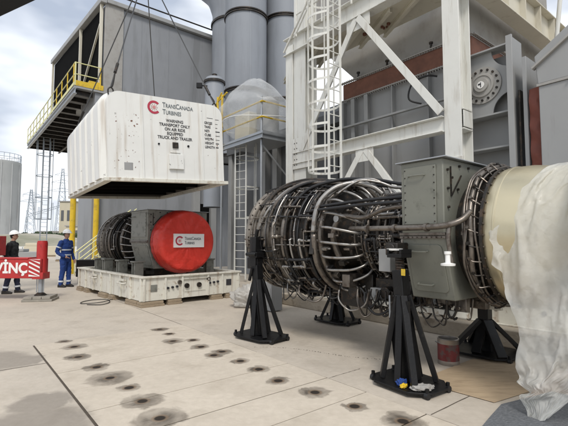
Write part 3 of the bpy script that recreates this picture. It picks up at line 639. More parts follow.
# ======================================================================= PLASTIC SHEET over the right end
def lerp_tab(tb, x):
    if x <= tb[0][0]: return tb[0][1]
    for (xa, ya), (xb, yb) in zip(tb, tb[1:]):
        if xa <= x <= xb: return ya + (yb - ya) * (x - xa) / (xb - xa)
    return tb[-1][1]
def make_sheet():
    """smooth wrap with too much material in it, settled by the cloth solver over the casing and the ground"""
    NS, NT = 84, 190
    R0 = .80; arc = R(175) * R0; drop = 1.24; T = arc + drop
    k0 = arc - R(140) * R0
    left = [(0, -1.2), (k0 + .6, -1.42), (k0 + .9, -1.55), (k0 + 1.2, -1.63), (k0 + 1.32, -1.74), (k0 + 1.45, -1.84), (k0 + 1.60, -1.94), (k0 + 1.75, -1.90), (k0 + 1.88, -1.98), (arc, -1.95), (arc + .10, -1.88), (arc + .25, -1.84), (arc + .42, -1.74), (arc + .55, -1.72),
            (arc + .75, -1.82), (arc + .90, -1.84), (arc + .97, -1.76), (arc + 1.1, -1.80), (T, -1.78)]
    right = [(0, -.35), (arc + .35, -.35), (arc + .7, -.70), (arc + 1.0, -1.26), (T, -1.38)]
    b = MB(); grid = []
    for i in range(NT + 1):
        t = T * i / NT; row = []
        jag = .03 * noise.noise((t * 5, 3.1, 0)) + .02 * noise.noise((t * 16, 7.7, 0))
        l = lerp_tab(left, t) + .03 + jag; rr = lerp_tab(right, t)
        for j in range(NS + 1):
            a = l + (rr - l) * j / NS; r = R0 + .015 + .04 * min(1, max(0, (a + 1.25) / .1)) + .05 * noise.noise((a * 7, t * 2.2, 2)) + .02 * noise.noise((a * 15, t * 6, 5))
            if t <= arc: an = R(5) + t / R0; p = (a, math.cos(an) * r, math.sin(an) * r)
            else:
                k = t - arc; z = max(-1.56, -k); p = (a + .01 * math.sin(k * 9), -(r + .10 * k + .04 * math.sin(a * 11 + k) * min(1, k * 2)), z)
            row.append(b.bm.verts.new((p[0] + 4, p[1], p[2] + H)))
        grid.append(row)
    for i in range(NT):
        for j in range(NS): b.face((grid[i][j], grid[i][j + 1], grid[i + 1][j + 1], grid[i + 1][j]))
    npin = (NS + 1) * 5
    o = b.build('plastic_sheet', sheetM, smooth='all')
    c = MB(); c.lathe([(2.0, .72), (2.35, .73), (2.84, .72), (2.86, .80), (2.94, .80), (2.97, .80), (3.2, .82), (3.9, .82)], (0, 0, H), seg=64, cap=True); cyl = c.build('drape_form', sheetM)
    c = MB(); c.box(0, -3, -.3, 6, 1, .012); gnd = c.build('drape_floor', sheetM, smooth=False)
    tmp = bpy.data.scenes.new('drape')
    for q in (o, cyl, gnd): col.objects.unlink(q); tmp.collection.objects.link(q)
    for q in (cyl, gnd):
        q.modifiers.new('collision', 'COLLISION'); q.collision.thickness_outer = .006; q.collision.cloth_friction = 80
    vg = o.vertex_groups.new(name='pin'); vg.add(list(range(npin)), 1.0, 'REPLACE')
    edge_ = [i * (NS + 1) + NS for i in range(int(NT * .72))]; vg.add(edge_, 1.0, 'REPLACE')
    m = o.modifiers.new('cloth', 'CLOTH'); st = m.settings
    st.quality = 5; st.mass = .12; st.tension_stiffness = 25; st.compression_stiffness = 25; st.shear_stiffness = 12; st.bending_stiffness = .06; st.air_damping = 3; st.vertex_group_mass = 'pin'
    st.tension_damping = 10; st.compression_damping = 10; st.shear_damping = 8; st.shrink_min = -.12
    m.collision_settings.collision_quality = 3; m.collision_settings.distance_min = .006; m.collision_settings.use_self_collision = True; m.collision_settings.self_distance_min = .004; m.collision_settings.self_friction = 8
    m.point_cache.frame_start = 1; m.point_cache.frame_end = 60
    tmp.frame_start = 1; tmp.frame_end = 60; tmp.render.fps = 24
    for f_ in range(1, FR + 1): tmp.frame_set(f_)
    dg = tmp.view_layers[0].depsgraph; me = bpy.data.meshes.new_from_object(o.evaluated_get(dg)); me.name = 'plastic_sheet'
    for q in (cyl, gnd, o): bpy.data.objects.remove(q)
    bpy.data.scenes.remove(tmp)
    o = bpy.data.objects.new('plastic_sheet', me); col.objects.link(o)
    if not me.materials: me.materials.append(sheetM)
    q = o.modifiers.new('sub', 'SUBSURF'); q.levels = 1; q.render_levels = 1
    o.location = W(-4.0, 4.88); o.rotation_euler = (0, 0, R(AL))
    tag(o, 'translucent white plastic sheet draped over the gold end of the turbine, hanging to the ground', 'plastic sheet')
FR = 30
make_sheet()

# ======================================================================= SKID with second turbine
SKA = 43.0
sk = thing('transport_skid', 'dirty white steel shipping skid with ports, standing on timber blocks', 'skid', (-3.25, 9.55, 0), SKA)
Wd, Ln, z0, z1 = 2.75, 4.63, .13, .66
b = MB(); th = .05
b.box(0, 0, z0, Wd, th, z1); b.box(0, Ln - th, z0, Wd, Ln, z1); b.box(0, th, z0, th, Ln - th, z1); b.box(Wd - th, th, z0, Wd, Ln - th, z1); b.box(th, th, z0 + .02, Wd - th, Ln - th, z0 + .06)
b.build('side_wall', skidpaint, sk, bev=.006)
b = MB()
for (x0, y0_, x1, y1) in ((-.05, -.05, Wd + .05, .09), (-.05, Ln - .09, Wd + .05, Ln + .05), (-.05, .09, .09, Ln - .09), (Wd - .09, .09, Wd + .05, Ln - .09)): b.box(x0, y0_, z1 + .001, x1, y1, z1 + .045)
b.build('top_rail', skidpaint, sk, bev=.006)
for yy in [.02, .62, 1.22, 1.9, 2.6, 3.2, 3.9, 4.5]:
    b = MB(); b.box(-.045, yy, z0, -.001, yy + .07, z1); b.build('rib', skidpaint, sk, bev=.004)
    b = MB(); b.box(Wd + .001, yy, z0, Wd + .045, yy + .07, z1); b.build('rib', skidpaint, sk, bev=.004)
for xx in [.0, .53, .98, 1.72, 2.16, 2.68]:
    b = MB(); b.box(xx, -.035, z0, xx + .05, -.001, z1); b.build('rib', skidpaint, sk, bev=.004)
for x, z, r1, m in ((.62, .40, .028, ink), (.74, .41, .028, ink), (.86, .42, .028, ink), (1.13, .42, .06, darkmetal), (1.48, .42, .06, darkmetal), (1.80, .44, .028, ink), (1.92, .45, .028, ink), (2.04, .46, .028, ink), (.93, .52, .05, brownpipe), (1.76, .55, .05, brownpipe)):
    b = MB(); b.lathe([(-.03, .0001), (-.03, r1 * .55), (-.045, r1 * .7), (-.045, r1), (-.001, r1 * 1.05)], (x, 0, z), 'y', 20); b.build('port', m, sk)
for x, m in ((.27, olive2), (2.40, ink)):
    b = MB(); b.box(x - .08, -.012, .34, x + .08, -.002, .50); b.build('data_plate', m, sk)
b = MB(); b.box(1.06, -.03, .30, 1.66, -.02, .305); b.box(1.02, -.04, .585, 1.70, -.002, .60); b.build('trim_strip', skidpaint, sk)
for yy in (.85, 2.9):
    b = MB(); b.tube([(-.05, yy, .50), (-.12, yy + .05, .49), (-.12, yy + .4, .49), (-.05, yy + .45, .50)], .018, 8, smooth=3); b.bar((-.045, yy + .05, .56), (-.045, yy + .4, .56), .05, .05); b.build('lifting_handle', skidpaint, sk)
# cradle frames inside the skid
for yy in (1.0, 2.0, 3.05, 3.7):
    for xx in (.30, 2.40):
        b = MB(); b.box(xx - .12, yy - .09, z0 + .06, xx + .12, yy - .05, .98); b.box(xx - .12, yy + .05, z0 + .06, xx + .12, yy + .09, .98); b.box(xx - .03, yy - .05, z0 + .06, xx + .03, yy + .05, .90); b.box(xx - .15, yy - .12, .981, xx + .15, yy + .12, 1.02)
        b.build('cradle', olive2, sk, bev=.008)
tim = []
for (x0, y0_, x1, y1) in ((-.06, -.06, .52, .2), (.62, -.05, 1.0, .12), (1.85, -.04, 2.2, .14), (2.3, -.05, 2.8, .2), (-.05, .25, .14, .9), (-.06, 1.7, .3, 2.0), (-.08, 2.15, .2, 2.7), (-.05, 3.7, .35, 4.0), (-.06, 4.2, .4, 4.65)):
    b = MB(); b.box(0, 0, 0, x1 - x0, y1 - y0_, .055); b.box(.01, .012, .058, x1 - x0 - .02, y1 - y0_ - .01, .118)
    o = b.build('timber_block', wood, bev=.006); o.location = Matrix.Rotation(R(SKA), 4, 'Z') @ Vector((x0, y0_, 0)) + Vector((-3.25, 9.55, 0)); o.rotation_euler = (0, 0, R(SKA))
    tim.append(o)
tl = ['front corner of the skid', 'skid front, beside the corner block', 'skid front edge, right of its middle', 'right front corner of the skid', 'long side of the skid, just behind its front corner', 'long side of the skid near its middle', 'long side of the skid, just past its middle', 'far half of the skid side', 'far left corner of the skid']
for o, q in zip(tim, tl): tag(o, 'weathered timber packing under the ' + q, 'timber block', 'timber blocks under the skid')
b = MB(); b.tube([(-1.0, 1.2, .02), (-.7, .9, .02), (-.35, 1.2, .02), (-.2, 1.8, .03), (-.5, 2.1, .02), (-.9, 1.9, .02), (-1.05, 1.5, .02), (-.6, 1.25, .04), (-.1, 1.6, .05)], .012, 6)
o = b.build('sling', rubber, smooth='all'); o.location = (-3.45, 9.75, 0); o.scale = (.8, .8, .8); o.rotation_euler = (0, 0, R(SKA)); tag(o, 'dark wire sling lying looped on the ground beside the skid', 'sling')

t2 = thing('gas_turbine', 'second turbine with a round red end cover, standing in the white skid', 'gas turbine', (-3.98, 12.34, -.09), SKA - 90)
turbine(t2, full=False, seed=11, box0=.62, box1=1.66, boxm=olive2, end=2.1)
b = MB(); b.lathe([(1.72, .80), (1.725, .83), (1.9, .825), (2.04, .815), (2.12, .80), (2.17, .775), (2.19, .74)] + [(2.195, .70 - .05 * q_) for q_ in range(14)] + [(2.195, .001)], (0, 0, H), seg=120)
for v_ in b.bm.verts:
    aa = math.atan2(v_.co.z - H, v_.co.y); rd = math.hypot(v_.co.z - H, v_.co.y); v_.co.x += (.012 * noise.noise(Vector((aa * 5, rd * 2, 1))) + .02 * (tri(aa * 1.9 + rd * .8) - .5) * rd) * (1 if rd < .76 else .3) - .015 * abs(noise.noise(v_.co * 2.2 + Vector((0, 3, 0))))
    if v_.co.x < 2.1: k_ = 1 + .012 * noise.noise(Vector((aa * 9, v_.co.x * 3, 4))); v_.co.y *= k_; v_.co.z = H + (v_.co.z - H) * k_
cv = b.build('end_cover', redcover, t2, smooth='all')
b = MB(); b.lathe([(1.80, .83), (1.805, .838), (1.83, .838), (1.835, .83)], (0, 0, H), seg=60); b.build('strap', redpaint, t2)
def logo(parent, M, s, ds=1.0):
    """round C mark; M places it, s = diameter"""
    b = MB(); N = 40
    for k in range(N):
        a0, a1 = R(42 + 276 * k / N), R(42 + 276 * (k + 1) / N)
        pts = [(math.cos(a0) * s * .33, math.sin(a0) * s * .33), (math.cos(a0) * s * .5, math.sin(a0) * s * .5), (math.cos(a1) * s * .5, math.sin(a1) * s * .5), (math.cos(a1) * s * .33, math.sin(a1) * s * .33)]
        b.face([b.bm.verts.new(M @ Vector((x, y, .002))) for x, y in pts])
    b.build('emblem', darkred, parent, smooth=False)
    b = MB(); 
    for k in range(9):
        a = R(k * 40); p = M @ Vector((math.cos(a) * s * .17, math.sin(a) * s * .17, .002)); q = M @ Vector((math.cos(a) * s * .25, math.sin(a) * s * .25, .002)); b.rod(p, q, .006, 4)
    p = M @ Vector((0, 0, .0)); q = M @ Vector((0, 0, .004)); b.cyl(p, q, s * .12, seg=16); b.build('emblem_centre', MATS['pink_ink'], parent)
mat('pink_ink', (.55, .22, .22), .5)
# label on red cover: facing local +x
ML = Matrix.Translation((2.231, 0, H + .02)) @ Matrix(((0, 0, 1, 0), (1, 0, 0, 0), (0, 1, 0, 0), (0, 0, 0, 1)))
b = MB(); b.box(2.18, -.44, H - .15, 2.232, .44, H + .20); lb = b.build('cover_label', whitelab, t2)
logo(lb, Matrix.Translation((.003, -.28, 0)) @ ML, .24)
text('lettering', 'TransCanada\nTurbines', .115, inkgrey, lb, Matrix.Translation((.004, -.14, .0)) @ ML, bold=.0008, align='LEFT', sx=.70, caps=True)

# ======================================================================= HANGING CONTAINER
ct = thing('container_cover', 'white ribbed transport container cover hanging in the air on four wire slings', 'container', (-3.65, 8.5, 2.81), 36, ry=-3.0)
CW, CL, CH, cr_ = 2.69, 4.5, 1.91, .27
def cprof(w0, w1, h, r, n=8):
    p = [(w0, 0)]
    for k in range(n + 1): a = R(180 - 90 * k / n); p.append((w0 + r + r * math.cos(a), h - r + r * math.sin(a)))
    for k in range(n + 1): a = R(90 - 90 * k / n); p.append((w1 - r + r * math.cos(a), h - r + r * math.sin(a)))
    p.append((w1, 0)); return p
def shell(b, pr, y0_, y1, closed_ends=(True, True), inner=None):
    A = [b.bm.verts.new((x, y0_, z)) for x, z in pr]; B = [b.bm.verts.new((x, y1, z)) for x, z in pr]
    for i in range(len(pr) - 1): b.face((A[i], A[i + 1], B[i + 1], B[i]))
    if closed_ends[0]: b.face(A)
    if closed_ends[1]: b.face(B[::-1])
b = MB(); shell(b, cprof(0, CW, CH, cr_), 0, CL); b.build('shell', cpaint, ct)
b = MB(); shell(b, cprof(.04, CW - .04, CH - .04, cr_), .04, CL - .04); b.build('lining', mat('lining_shade', (.10, .09, .08), .8), ct)  # dark colour stands in for the shade inside the open cover
for i in range(6):
    y = .16 + i * .71
    b = MB(); o_ = cprof(-.13, CW + .13, CH + .035, cr_ + .09); n_ = len(o_)
    o_ = [(x, max(z, .05)) for x, z in o_]; q_ = cprof(-.001, CW + .001, CH + .001, cr_); q_ = [(x, max(z, .05)) for x, z in q_]
    yA, yB, yC, yD = y, y + .09, y + .54, y + .63
    rows = [[b.bm.verts.new((x, yy, z)) for x, z in pp] for pp, yy in ((q_, yA), (o_, yB), (o_, yC), (q_, yD))]
    for r0, r1 in zip(rows, rows[1:]):
        for k in range(n_ - 1): b.face((r0[k], r0[k + 1], r1[k + 1], r1[k]))
    for e in (0, -1): b.face([rw[e] for rw in rows])
    b.build('rib', cpaint, ct)
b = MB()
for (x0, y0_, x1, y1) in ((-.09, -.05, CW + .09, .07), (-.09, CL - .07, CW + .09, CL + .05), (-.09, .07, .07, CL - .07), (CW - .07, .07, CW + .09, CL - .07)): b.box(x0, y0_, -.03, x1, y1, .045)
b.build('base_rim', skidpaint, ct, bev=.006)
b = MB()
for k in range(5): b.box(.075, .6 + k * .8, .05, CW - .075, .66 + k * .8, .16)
b.build('inner_beams', darkvoid, ct)  # beams coloured near-black to match the painted shade of the hollow
for x in (.72, 2.13):
    b = MB(); b.box(x - .022, -.018, .05, x + .022, -.0015, CH - .04); b.build('seam_strip', cpaint, ct, bev=.003)
b = MB()
for xx, yy in ((.12, .15), (CW - .12, .15), (.12, CL - .15), (CW - .12, CL - .15)): b.tube([(xx - .05, yy, CH - .06), (xx - .05, yy, CH + .05), (xx, yy, CH + .10), (xx + .05, yy, CH + .05), (xx + .05, yy, CH - .06)], .016, 8)
b.build('lifting_eye', darkmetal, ct)
logo(ct, facing(1.00, -.004, CH - .25), .30)
text('lettering', 'TransCanada\nTurbines', .165, inkgrey, ct, facing(1.19, -.004, CH - .25), bold=.0012, align='LEFT', sx=.74, caps=True)
for q_, w_ in enumerate(('WARNING', 'TRANSPORT ONLY', 'ON AIR RIDE', 'EQUIPPED', 'TRUCK AND TRAILER')):
    text('warning_text', w_, .096, ink, ct, facing(1.47, -.004, CH - .52 - q_ * .098), bold=.0018, sx=.88)
for q_, w_ in enumerate(('GROSS', 'TARE', 'NET', 'CUBE', 'WIDTH', 'HEIGHT', 'LENGTH')):
    text('weight_table', w_, .085, ink, ct, facing(2.21, -.004, CH - .46 - q_ * .098), bold=.0015, align='LEFT', sx=.8)
for k in range(7):
    z = CH - .47 - k * .098; b = MB(); x = 2.50; b.box(x, -.004, z, x + rnd.uniform(.04, .12), -.001, z + rnd.uniform(.008, .03)); b.build('ink_mark', ink, ct)
for x0, x1, z in ((2.28, 2.44, .34), (2.5, 2.6, .36)):
    b = MB(); b.box(x0, -.004, CH - z, x1, -.001, CH - z + .01); b.build('ink_mark', ink, ct)
b = MB(); b.box(1.40, -.03, .77, 1.53, -.001, .90); b.build('valve_cover', darkmetal, ct)
b = MB(); b.cyl((1.08, -.02, .84), (1.08, 0, .84), .022, seg=10); b.cyl((1.78, -.02, .84), (1.78, 0, .84), .026, seg=10); b.build('lock_pin', black, ct)
b = MB(); b.box(1.30, -.06, .28, 1.64, -.001, .62); b.box(1.34, -.02, .66, 1.58, -.001, .68); b.build('document_box', cpaint, ct, bev=.008)
b = MB(); b.box(.32, -.004, .22, .50, -.001, .38); b.build('data_plate', hullc, ct)
b = MB()
for k in range(80):
    x = rnd.choice([rnd.uniform(.12, .65), rnd.uniform(.12, .65), rnd.uniform(2.2, 2.6)]); z = rnd.uniform(.2, 1.45); l = rnd.uniform(.004, .017) * rnd.choice((.6, 1, 1, 1.8)); n_ = rnd.randint(5, 8); th = rnd.uniform(.25, .8); ro = rnd.uniform(0, 3)
    pp = []
    for q_ in range(n_):
        aa = 2 * math.pi * q_ / n_; rr_ = l * rnd.uniform(.5, 1.2); ex, ez = math.cos(aa) * rr_, math.sin(aa) * rr_ * th; pp.append((x + ex * math.cos(ro) - ez * math.sin(ro), z + ex * math.sin(ro) + ez * math.cos(ro)))
    b.face([b.bm.verts.new((px_, -.003, pz_)) for px_, pz_ in pp])
b.build('paint_chips', rust, ct)
bpy.context.view_layer.update()
MC = ct.matrix_basis.copy()
hook = MC @ Vector((CW / 2, CL / 2, 0)); hook.z = 9.2
bot = 0
for i, (xx, yy, lb_) in enumerate(((.12, .15, 'front left corner'), (CW - .12, .15, 'front right corner'), (.12, CL - .15, 'rear left corner'), (CW - .12, CL - .15, 'rear right corner'))):
    p = MC @ Vector((xx, yy, CH + .09))
    t = thing('wire_sling', 'dark wire rope sling running up from the %s of the hanging container' % lb_, 'sling', p, 0, 'slings lifting the container')
    q = hook - p; b = MB(); b.rod((0, 0, 0), q, .016, 6); b.build('rope', cableM, t)
    if i != 3:
        k0 = .06 if i else .10
        b = MB(); b.cyl(q * k0, q * (k0 + .06), .035, seg=10); b.tube([q * .0, q * .02 + Vector((.03, 0, 0)), q * k0], .018, 6); b.build('shackle', darkmetal, t)

# ======================================================================= CRANE PARTS
og = thing('crane_outrigger', 'red crane outrigger beam with white lettering and a hazard striped end', 'outrigger', (-6.3, 10.75, 0), 0)
b = MB(); b.box(-3.6, -.16, .57, .08, .16, 1.07); b.build('outrigger_beam', redpaint, og, bev=.012)
b = MB(); b.box(-3.6, -.18, 1.06, -.25, .18, 1.10); b.build('top_flange', redpaint, og, bev=.008)
b = MB(); b.cyl((.0, 0, .60), (.0, 0, 1.50), .125, seg=28); b.cyl((0, 0, 1.50), (0, 0, 1.53), .115, seg=28); b.box(-.14, -.175, .55, .14, .15, .72); b.build('jack_housing', redpaint, og, bev=.008)
b = MB(); b.cyl((0, 0, .14), (0, 0, .60), .062, seg=20); b.cyl((.09, -.03, .2), (.09, -.03, .56), .012, seg=6); b.cyl((-.09, -.03, .2), (-.09, -.03, .56), .012, seg=6); b.build('jack_leg', mesh_mat, og)
b = MB(); b.cyl((0, 0, .135), (0, 0, .20), .15, .07, seg=20); b.build('jack_foot', darkmetal, og)
b = MB(); b.box(-.22, -.182, .62, .06, -.177, 1.06); hz = b.build('hazard_sign', whitelab, og)
b = MB()
for k in range(5):
    z = .60 + k * .11
    pts = [(-.22, z + .14), (-.22, z + .075), (.06, z - .06), (.06, z + .005)]
    pts = [(x, min(1.06, max(.62, zz))) for x, zz in pts]
    vs = [b.bm.verts.new((x, -.184, zz)) for x, zz in pts]; b.face(vs)
b.build('stripes', redpaint, hz, smooth=False)
text('lettering', 'VİNÇ', .36, whitelab, og, facing(-.68, -.166, .82), bold=.013, sx=.92)
b = MB(); b.box(-3.6, .5, 1.12, -1.55, .9, 1.66); b.build('outrigger_box', redpaint, og, bev=.012)
pad = MB()
for k in range(3): pad.box(-.34, -.30 + k * .2, 0, .36, -.115 + k * .2, .06)
for k in range(3): pad.box(-.30 + k * .21, -.30, .063, -.10 + k * .21, .28, .125)
o = pad.build('outrigger_pad', cblock, bev=.008); o.location = (-6.28, 10.72, 0); o.rotation_euler = (0, 0, R(12)); tag(o, 'crossed grey timber pad under the crane jack foot', 'pad')
cb = thing('crane_boom', 'dark crane boom crossing the top left corner', 'crane boom', (-5.77, 9.0, 6.99))
b = MB(); b.bar((-7.4, .3, -2.62), (4.26, .3, 3.13), .6, 1.0); b.build('boom_section', black, cb, bev=.03)
b = MB(); b.bar((-7.2, -.04, -2.87), (4.4, -.04, 2.85), .06, .05); b.build('hydraulic_line', rubber, cb)

# ======================================================================= WHITE STEEL FRAME (everything below is laid out on the plant grid: x = a, y = b)
def gthing(name, label, cat, group=None, a=0, b_=0, z=0): return thing(name, label, cat, W(a, b_, z), AL, group)
# objects parented to a root at (a0,b0,0) use coordinates relative to it
fr = gthing('steel_frame', 'white steel support frame with columns, beams and diagonal braces around the hull', 'steel frame', None, -6, 7.75)
ox, oy = -6, 7.75
def F(a, b_, z): return (a - ox, b_ - oy, z)
def fbuild(n, b, m=wpaint, bev=.006, p=None): return b.build(n, m, p or fr, bev=bev)
b = MB(); b.ibeam(F(-4.18, 7.98, 0), F(-4.18, 7.98, 10), .36, .46, .03, up=(0, 1, 0)); fbuild('column', b)
b = MB(); b.ibeam(F(-8.85, 7.98, 0), F(-8.85, 7.98, 10), .50, .46, .03, up=(0, 1, 0)); b.box(*F(-9.45, 7.72, 0), *F(-9.13, 8.2, 7.4)); fbuild('column', b, wpaint)
b = MB(); b.box(*F(-4.40, 7.70, 0), *F(-3.97, 7.745, 3.2)); fbuild('base_cover', b, wpaint)
b = MB()
for zz in (3.75, 4.15): b.box(*F(-4.17, 7.80, zz), *F(-3.975, 8.16, zz + .03))
b.box(*F(-3.99, 7.80, 3.80), *F(-3.97, 8.16, 4.13)); fbuild('stiffener', b, wpaint)
b = MB(); b.ibeam(F(-9.1, 7.8, 3.92), F(-4.37, 7.8, 3.92), .26, .33, .022); fbuild('crossbeam', b)
b = MB(); b.ibeam(F(-9.5, 7.8, 7.38), F(-4.37, 7.8, 7.38), .30, .52, .03); fbuild('crossbeam', b, wpaint)
b = MB(); b.ibeam(F(-3.9, 7.9, 7.15), F(-3.9, 16, 7.15), .35, .80, .03)
for k in range(8): b.box(*F(-4.06, 8.6 + k * .95, 6.79), *F(-3.74, 8.62 + k * .95, 7.51))
fbuild('crossbeam', b, cream)
def lbar(p, q, s=.14):
    b = MB(); b.bar(p, q, .02, s, up=(0, 0, 1)); b.bar(Vector(p) + Vector((0, .07, .05)), Vector(q) + Vector((0, .07, .05)), .13, .02); fbuild('brace', b, wpaint, .003)
lbar(F(-6.62, 7.68, 7.1), F(-8.72, 7.68, 4.1), .17); lbar(F(-6.55, 7.66, 7.1), F(-4.38, 7.66, 4.15), .17)
lbar(F(-6.50, 7.70, 3.74), F(-7.9, 7.70, 1.9), .15); lbar(F(-6.40, 7.70, 3.74), F(-4.40, 7.70, 1.2), .15)
for q0, q1 in (((-6.95, 7.70, 6.80), (-6.2, 7.715, 7.12)), ((-6.7, 7.70, 3.45), (-6.15, 7.715, 3.76)), ((-9.1, 7.70, 3.60), (-8.3, 7.715, 4.5))):
    b = MB(); b.box(*F(*q0), *F(*q1)); fbuild('gusset_plate', b, wpaint, .002)
b = MB()
for k in range(10): b.cyl(F(-9.02 + (k % 2) * .1, 7.73, 3.72 + (k // 2) * .16), F(-9.02 + (k % 2) * .1, 7.69, 3.72 + (k // 2) * .16), .016, seg=6)
for k in range(8): b.cyl(F(-4.13 + (k % 2) * .1, 7.79, 3.65 + (k // 2) * .18), F(-4.13 + (k % 2) * .1, 7.76, 3.65 + (k // 2) * .18), .014, seg=6)
fbuild('bolts', b, darkmetal, 0)
# walkway deck above, seen from underneath
dk = gthing('walkway_deck', 'rust stained deck underside between the top beam and the hull', 'deck', None, -7.5, 8.4, 7.13)
b = MB(); b.box(-1.9, -.45, 0, 3.1, .48, .03); b.build('deck_plate', cream, dk)
for k in range(6):
    b = MB(); b.ibeam((-1.7 + k * .85, -.44, -.07), (-3.4 + k * .85, .46, -.07), .10, .13, .012); b.build('joist', cream, dk)
for k in range(5):
    b = MB(); x, y = rnd.uniform(.3, 1.4), rnd.uniform(.05, .3); b.cyl((x, y, 0), (x, y, -.05), rnd.uniform(.02, .06), seg=10); b.build('pipe_fitting', rust, dk)

# guard rail on top
gr = gthing('guard_rail', 'white tubular guard rail on the walkway above the caged ladder', 'railing', None, -8, 7.5, 7.6)
b = MB()
for z in (.45, .95): b.rod((-.7, 0, z), (3.6, 0, z), .024, 8)
b.build('rail', wpaint, gr)
for k in range(5):
    b = MB(); b.rod((-.7 + k * 1.05, 0, -.2), (-.7 + k * 1.05, 0, .95), .024, 8); b.build('rail_post', wpaint, gr)
b = MB(); b.rod((-.9, -.3, -.7), (1.4, -.4, 1.5), .03, 8); b.rod((-.8, .0, -.2), (.4, -.1, .9), .025, 8); b.build('stair_rail', wpaint, gr)
# caged ladder
def cladder(name, label, a, b_, z0, z1, cage0, rad=.37, step=.53, m=wpaint, rot=0, bars=5, half=.2, ru=.3):
    t = thing(name, label, 'ladder', W(a, b_, 0), AL + rot)
    for s in (-1, 1):
        b = MB(); b.box(rad - .012, s * half - .03, z0, rad + .012, s * half + .03, z1); b.build('side_rail', m, t)
    k = 0
    n = int((z1 - z0) / ru)
    for k in range(n):
        b = MB(); b.rod((rad, -half, z0 + .15 + k * ru), (rad, half, z0 + .15 + k * ru), .013, 6); b.build('rung', m, t)
    z = cage0
    while z < z1:
        b = MB(); pts = [(rad, -half - .03, 0)] + [(math.cos(R(q)) * rad, math.sin(R(q)) * rad, 0) for q in range(-60, -301, -16)] + [(rad, half + .03, 0)]
        for (x0, y0_, _), (x1, y1, _) in zip(pts, pts[1:]): b.bar((x0, y0_, z), (x1, y1, z), .008, .055)
        b.build('cage_hoop', m, t); z += step
    for q in ([-90, -130, 180, 130, 90] if bars == 5 else [-90, 180, 90]):
        b = MB(); x, y = math.cos(R(q)) * (rad - .01), math.sin(R(q)) * (rad - .01); b.box(x - .006, y - .02, cage0, x + .006, y + .02, z1); b.build('cage_bar', m, t)
    return t
cladder('caged_ladder', 'white caged ladder beside the left column, in front of the crossbeam', -6.93, 6.83, 1.6, 9.2, 3.18)
# ======================================================================= HULL
hl = gthing('exhaust_hull', 'huge grey steel casing with a rusty brown joint band behind the white frame', 'casing', None, -6, 9)
ox, oy = -6, 9
U0, U1 = -8.25, -4.4
b = MB(); b.box(*F(U0, 9, .5), *F(U1, 14, 5.66)); hb = fbuild('lower_body', b, hullc, .02, hl)
b = MB()
A = [F(-7.78, 9.05, 6.18), F(U1, 9.05, 6.18), F(U1, 9.05, 11), F(-10.2, 9.05, 11), F(-9.6, 9.05, 8.0), F(-8.5, 9.05, 6.9)]
b.prism([(p[0], p[2]) for p in A], (.05, 5)); fbuild('upper_body', b, hullw, .02, hl)
b = MB(); b.box(*F(U0 + .02, 8.93, 5.67), *F(U1 + .08, 13.9, 6.17)); fbuild('expansion_joint', b, rust, .03, hl)
b = MB()
for zz in (5.63, 6.17): b.box(*F(U0 - .02, 8.86, zz), *F(U1 + .12, 8.93, zz + .03)); b.box(*F(U1 + .08, 8.94, zz), *F(U1 + .16, 13.9, zz + .03))
for k in range(56): 
    for zz in (5.62, 6.17): b.cyl(F(U0 + .05 + k * .07, 8.89, zz - .03), F(U0 + .05 + k * .07, 8.89, zz + .06), .013, seg=6)
for k in range(50):
    for zz in (6.17,): b.cyl(F(U1 + .12, 9.0 + k * .08, zz - .02), F(U1 + .12, 9.0 + k * .08, zz + .07), .013, seg=6)
fbuild('bolted_rim', b, hullw, 0, hl)
for a_ in (-8.2, -7.78, -7.3, -6.45, -5.4):
    b = MB(); b.box(*F(a_, 8.84, .5), *F(a_ + .03, 8.999, 5.6)); b.box(*F(a_ - .05, 8.82, .5), *F(a_ + .08, 8.839, 5.6)) if a_ < -7 else None; fbuild('stiffener', b, hullc, .003, hl)
for z in (4.78, 3.0, 1.6):
    b = MB(); b.box(*F(U0, 8.72, z), *F(U1, 8.819, z + .05)); fbuild('ledge', b, hullc, .003, hl)
b = MB()
for a_, z in ((-6.6, 6.2), (-5.3, 6.2), (-7.6, 6.2)): b.cyl(F(a_, 8.9, z), F(a_, 8.9, z + .14), .03, seg=8); b.cyl(F(a_, 8.9, z + .12), F(a_, 8.9, z + .16), .05, seg=8)
fbuild('lug', b, darkmetal, 0, hl)
b = MB(); b.tube([F(-5.5, 8.75, 4.85), F(-5.75, 8.6, 5.0), F(-5.65, 8.6, 5.35), F(-5.3, 8.65, 5.45), F(-5.1, 8.8, 5.42)], .022, 8); fbuild('hose', b, rubber, 0, hl)
# trunnion frame right of the column
tr = gthing('trunnion_frame', 'grey cut-out plate frame with a round bolted hub beside the right column', 'support frame', None, -4, 8.4)
ox, oy = -4, 8.4
zt = 5.38
b = MB(); b.box(*F(-4.6, 8.62, .5), *F(-3.25, 8.66, 5.3)); fbuild('back_plate', b, hullc, 0, tr)
hc = (-3.86, 4.72)
def arcpts(cx, cz, r, a0, a1, n=12): return [(cx + r * math.cos(R(a0 + (a1 - a0) * k / n)), cz + r * math.sin(R(a0 + (a1 - a0) * k / n))) for k in range(n + 1)]
xr, xl = -3.27, -4.5
pts = [(xr, 5.02)] + [(xr, 4.95)] + [(xr, 4.55)]
top = arcpts(xr + .02, zt + .05, .42, 275, 185, 10)      # concave upper right corner
low = arcpts(xr + .02, 4.12, .42, 180, 92, 10)            # concave lower right corner (from left to up)
pl = [(-3.70, zt)] + [(p[0], p[1]) for p in arcpts(xr, zt, .40, 180, 270, 10)] + [(p[0], p[1]) for p in arcpts(xr, 4.08, .40, 90, 180, 10)] + [(-4.02, 4.08)] + arcpts(xl, 4.08, .40, 0, 90, 8) + arcpts(xl, zt, .40, 270, 360, 8)
